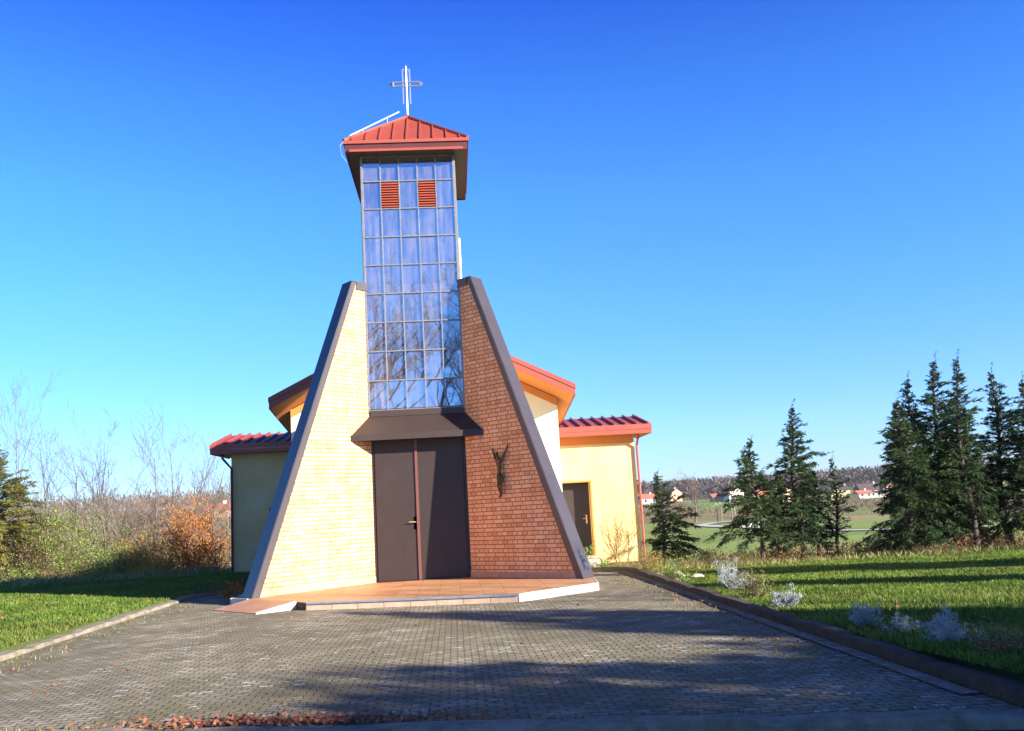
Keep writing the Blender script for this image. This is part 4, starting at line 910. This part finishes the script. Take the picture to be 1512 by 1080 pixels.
# fallen leaves and weeds on the paving -----------------------------------
rs=np.random.RandomState(130)
n=1200; x=np.concatenate([rs.normal(-.45,.58,n),rs.uniform(-4.2,3.8,130),rs.normal(3.65,.12,260)]); y=np.concatenate([-11.2-.205*(x[:n]+1.91)+.06+np.abs(rs.normal(0,.13,n)),rs.uniform(-11,-2,130),rs.uniform(-11,5,260)])
k=(x<1.6)|(np.arange(len(x))>=n); x,y=x[k],y[k]; k=(y>-11.15-.205*(x+1.91))&~((y>-4.4)&(abs(x)<3.2)); x,y=x[k],y[k]; n=len(x)
zp=np.interp(y,[-60,.5,8],[-.11,-.11,-.55])
D=np.stack([rs.randn(n),rs.randn(n),rs.randn(n)*.25],1); C=np.stack([x,y,zp+.008+rs.rand(n)*.025*(np.arange(n)<1200)],1)
o=leaves('fallen_leaves',C,D,rs.uniform(.02,.05,n),rs.uniform(.014,.032,n),M['fallen_leaf'],rs); COL.objects.link(o); tag(o,'drift of red brown fallen leaves on the paving by the bottom kerb',None,None,'stuff')
n=1600; x=np.concatenate([rs.uniform(-4.2,-3.7,500),rs.uniform(3.2,3.85,700),rs.uniform(-4,3.6,400)]); y=np.concatenate([rs.uniform(-10,0,500),rs.uniform(-11.5,-1,700),-11.12-.205*(x[1200:]+1.91)+rs.rand(400)*.05])
k=(y>-11.2-.205*(x+1.91)); x,y=x[k],y[k]; n=len(x); zp=np.interp(y,[-60,.5,8],[-.11,-.11,-.55]); h=rs.uniform(.012,.045,n); a=rs.rand(n)*3; w_=.006
V=np.stack([np.stack([x-w_*np.cos(a),y-w_*np.sin(a),zp],1),np.stack([x+w_*np.cos(a),y+w_*np.sin(a),zp],1),np.stack([x+rs.randn(n)*.01,y+rs.randn(n)*.01,zp+h],1)],1).reshape(-1,3)
o=npmesh('paving_weeds',V,np.arange(3*n).reshape(n,3),M['dryblade']); COL.objects.link(o); tag(o,'tiny weeds and moss in the paving joints',None,None,'stuff')
# trees outside the view that shade the yard and show in the glass ----------
OG='trees out of view to the right of the yard'
SH=np.array([.8137,-.5812]); TL=math.tan(math.asin(sd_z))
def caster(gx,gy,H,W,seed,lab,kind='c',**k):
    L_=H/TL; x,y=gx+SH[0]*L_,gy+SH[1]*L_
    if kind=='c': return conifer(x,y,H,W,seed,lab,group=OG,cs=.05,low=.1,dens=k.get('dens',.8))
    return bare_tree(x,y,H,seed,lab,group=OG,spread=.75,levels=4,kids=5,trunk_r=H*.014)
def crown_tree(gx,gy,H,rr,seed,lab,vs=1.05):
    """broad evergreen whose crown centre throws its shadow on (gx,gy)"""
    rs=np.random.RandomState(seed); hc=H-rr*vs; L_=hc/TL; x,y=gx+SH[0]*L_,gy+SH[1]*L_; t=empty('broad_evergreen',(x,y,G(x,y)),lab,'tree',OG); n=5200
    u=rs.normal(size=(n,3)); u/=np.linalg.norm(u,axis=1,keepdims=True); ph=rs.rand(4)*6
    k=rs.rand(n)**.33*(1+.16*np.sin(4*u[:,0]+ph[0])+.14*np.sin(5*u[:,1]+ph[1])+.12*np.sin(6*u[:,2]+ph[2]))
    C=u*k[:,None]*np.array([rr,rr,rr*vs])+np.array([0,0,hc]); D=u+rs.normal(size=(n,3))*.7
    segs=[[0,0,0,0,0,hc*.8,.16,.09]]+[[0,0,hc*(.45+.06*j),*(u[j]*rr*.7+np.array([0,0,hc])),.06,.02] for j in range(9)]
    link(segmesh('trunk',segs,M['bark'],6),t); link(leaves('crown',C,D,rs.uniform(.15,.32,n),rs.uniform(.08,.16,n),M['needle'],rs),t)
for i,(gx,gy,H,rr,lab) in enumerate([(-.7,-10.9,7.5,2.0,'leftmost'),(1.0,-10.1,8,2.2,'second'),(3.2,-9.9,8,2.2,'third'),(5.6,-9.7,8.5,2.3,'fourth'),(8.2,-9.6,8.5,2.3,'last')]):
    k_=2.75*rr; crown_tree(gx+SH[0]*k_,gy+SH[1]*k_,H,rr,140+i,'broad evergreen out of view shading the near paving, %s of its row from the road'%lab)
def strip(gx,gy,H,rr,vs,seed,lab): k_=2.75*rr*vs; crown_tree(gx+SH[0]*k_,gy+SH[1]*k_,H,rr,seed,lab,vs)
strip(.6,-5.4,8.0,.8,3.4,150,'slim evergreen out of view throwing the long shadow band over the paving')
strip(1.8,-6.9,7.0,.55,4,158,'narrow evergreen out of view throwing the nearer thin shadow band over the paving')
caster(3.2,-5.8,6.5,0,151,'bare tree out of view casting thin branch shadows on the paving',kind='b')
strip(4.4,5.9,7.5,.95,3.2,155,'slim evergreen out of view throwing the farthest shadow band on the right lawn')
strip(3.6,0.0,7.0,.75,3.6,156,'slim evergreen out of view throwing the nearest shadow band on the right lawn')
strip(6.6,2.6,6.0,.45,4.5,157,'slim evergreen out of view throwing the middle thin shadow band on the right lawn')
for i,(x,y,H) in enumerate([(-3.2,-37,12),(-.4,-34,11),(2.6,-38,13),(5.2,-34,12),(-6.5,-40,12)]):
    bare_tree(x,y,H,160+i,'large leafless tree behind the viewer mirrored in the tower glass, %s'%(['second from left','middle','second from right','rightmost','leftmost'][i]),'leafless trees across the road',spread=.85,levels=4,kids=6,trunk_r=.2,fork=.3,barkm='bark',twigm='bark')

rs=np.random.RandomState(171); n=900; x=np.concatenate([rs.uniform(4.2,17,n),rs.uniform(-15,-4.6,400)]); y=np.concatenate([rs.uniform(-12,8,n),rs.uniform(-8,9,400)]); n=len(x)
C=np.stack([x,y,gz(x,y)+rs.uniform(.015,.045,n)],1); D=np.stack([rs.randn(n),rs.randn(n),rs.randn(n)*.35],1)
o=leaves('fallen_leaves',C,D,rs.uniform(.025,.06,n),rs.uniform(.02,.04,n),M['fallen_leaf'],rs); COL.objects.link(o); tag(o,'scattered brown leaves lying in the grass of both lawns',None,None,'stuff')
#@@END
# ------------------------------------------------------------ air
hz=MB().box((-2900,-60,-14),(2900,2900,60)).top('haze',M['pane'],None,None,None,'stuff')
hm=bpy.data.materials.new('thin_air'); hm.use_nodes=True; hm.node_tree.nodes.remove(hm.node_tree.nodes['Principled BSDF']); pv=hm.node_tree.nodes.new('ShaderNodeVolumePrincipled')
pv.inputs['Color'].default_value=(.80,.86,1,1); pv.inputs['Density'].default_value=HAZE; hm.node_tree.links.new(pv.outputs[0],hm.node_tree.nodes['Material Output'].inputs['Volume']); hz.data.materials[0]=hm
# ------------------------------------------------------------ camera, light, world
cam=bpy.data.cameras.new('camera'); co=bpy.data.objects.new('camera',cam); COL.objects.link(co); S.camera=co
cam.sensor_width=36; cam.lens=1400/1512*36; cam.clip_end=6000; cam.clip_start=.05
f_=Vector((0.06731119,0.98657774,0.14877352)); r_=Vector((0.99674168,-0.05985051,-0.05407341)); u_=Vector((0.04444345,-0.15192851,0.98739177))
mw=Matrix((( r_.x,u_.x,-f_.x,0.6209),(r_.y,u_.y,-f_.y,-17.9474),(r_.z,u_.z,-f_.z,1.2117),(0,0,0,1))); co.matrix_world=mw
sd=Vector((1.40,-1.0,.64)).normalized()
sun=bpy.data.lights.new('sun','SUN'); sun.energy=5; sun.angle=R(.5); sun.color=(1,.91,.79)
so=bpy.data.objects.new('sun',sun); COL.objects.link(so); so.rotation_euler=sd.to_track_quat('Z','Y').to_euler(); so.location=(20,-20,20)
w=bpy.data.worlds.new('World'); S.world=w; w.use_nodes=True; N=w.node_tree.nodes; L=w.node_tree.links
bg=N['Background']; sk=N.new('ShaderNodeTexSky'); sk.sky_type='NISHITA'; sk.sun_disc=False
sk.sun_elevation=math.asin(sd.z); sk.sun_rotation=math.atan2(sd.x,sd.y); sk.altitude=100; sk.air_density=1.0; sk.dust_density=.4; sk.ozone_density=2.5
hs=N.new('ShaderNodeHueSaturation'); hs.inputs['Saturation'].default_value=1.25; hs.inputs['Value'].default_value=1.0
L.new(sk.outputs[0],hs.inputs['Color']); tm=N.new('ShaderNodeMix'); tm.data_type='RGBA'; tm.blend_type='MULTIPLY'; tm.inputs[0].default_value=1; tm.inputs[7].default_value=(.61,.92,1.52,1); L.new(hs.outputs[0],tm.inputs[6])
wt=N.new('ShaderNodeTexCoord'); wz=N.new('ShaderNodeSeparateXYZ'); L.new(wt.outputs['Generated'],wz.inputs[0]); er=N.new('ShaderNodeValToRGB'); L.new(wz.outputs[2],er.inputs[0])
ee=er.color_ramp.elements; pts=[(0,(.90,.88,1,1)),(.10,(.93,.92,1,1)),(.22,(1.0,1.05,1,1)),(.32,(1.0,1.08,1,1)),(.41,(.80,.92,1,1)),(.50,(.42,.62,1.0,1)),(.60,(.25,.35,.60,1)),(.75,(.14,.19,.32,1)),(1,(.10,.13,.22,1))]
while len(ee)<len(pts): ee.new(.5)
for i_,(a_,b_) in enumerate(pts): ee[i_].position=a_; ee[i_].color=b_
t2=N.new('ShaderNodeMix'); t2.data_type='RGBA'; t2.blend_type='MULTIPLY'; t2.inputs[0].default_value=1; L.new(tm.outputs[2],t2.inputs[6]); L.new(er.outputs[0],t2.inputs[7]); L.new(t2.outputs[2],bg.inputs['Color']); bg.inputs['Strength'].default_value=.0645
S.view_settings.view_transform='Standard'; S.view_settings.look='None'; S.view_settings.exposure=1.7; S.view_settings.gamma=1
S.cycles.max_bounces=8; S.cycles.transparent_max_bounces=12
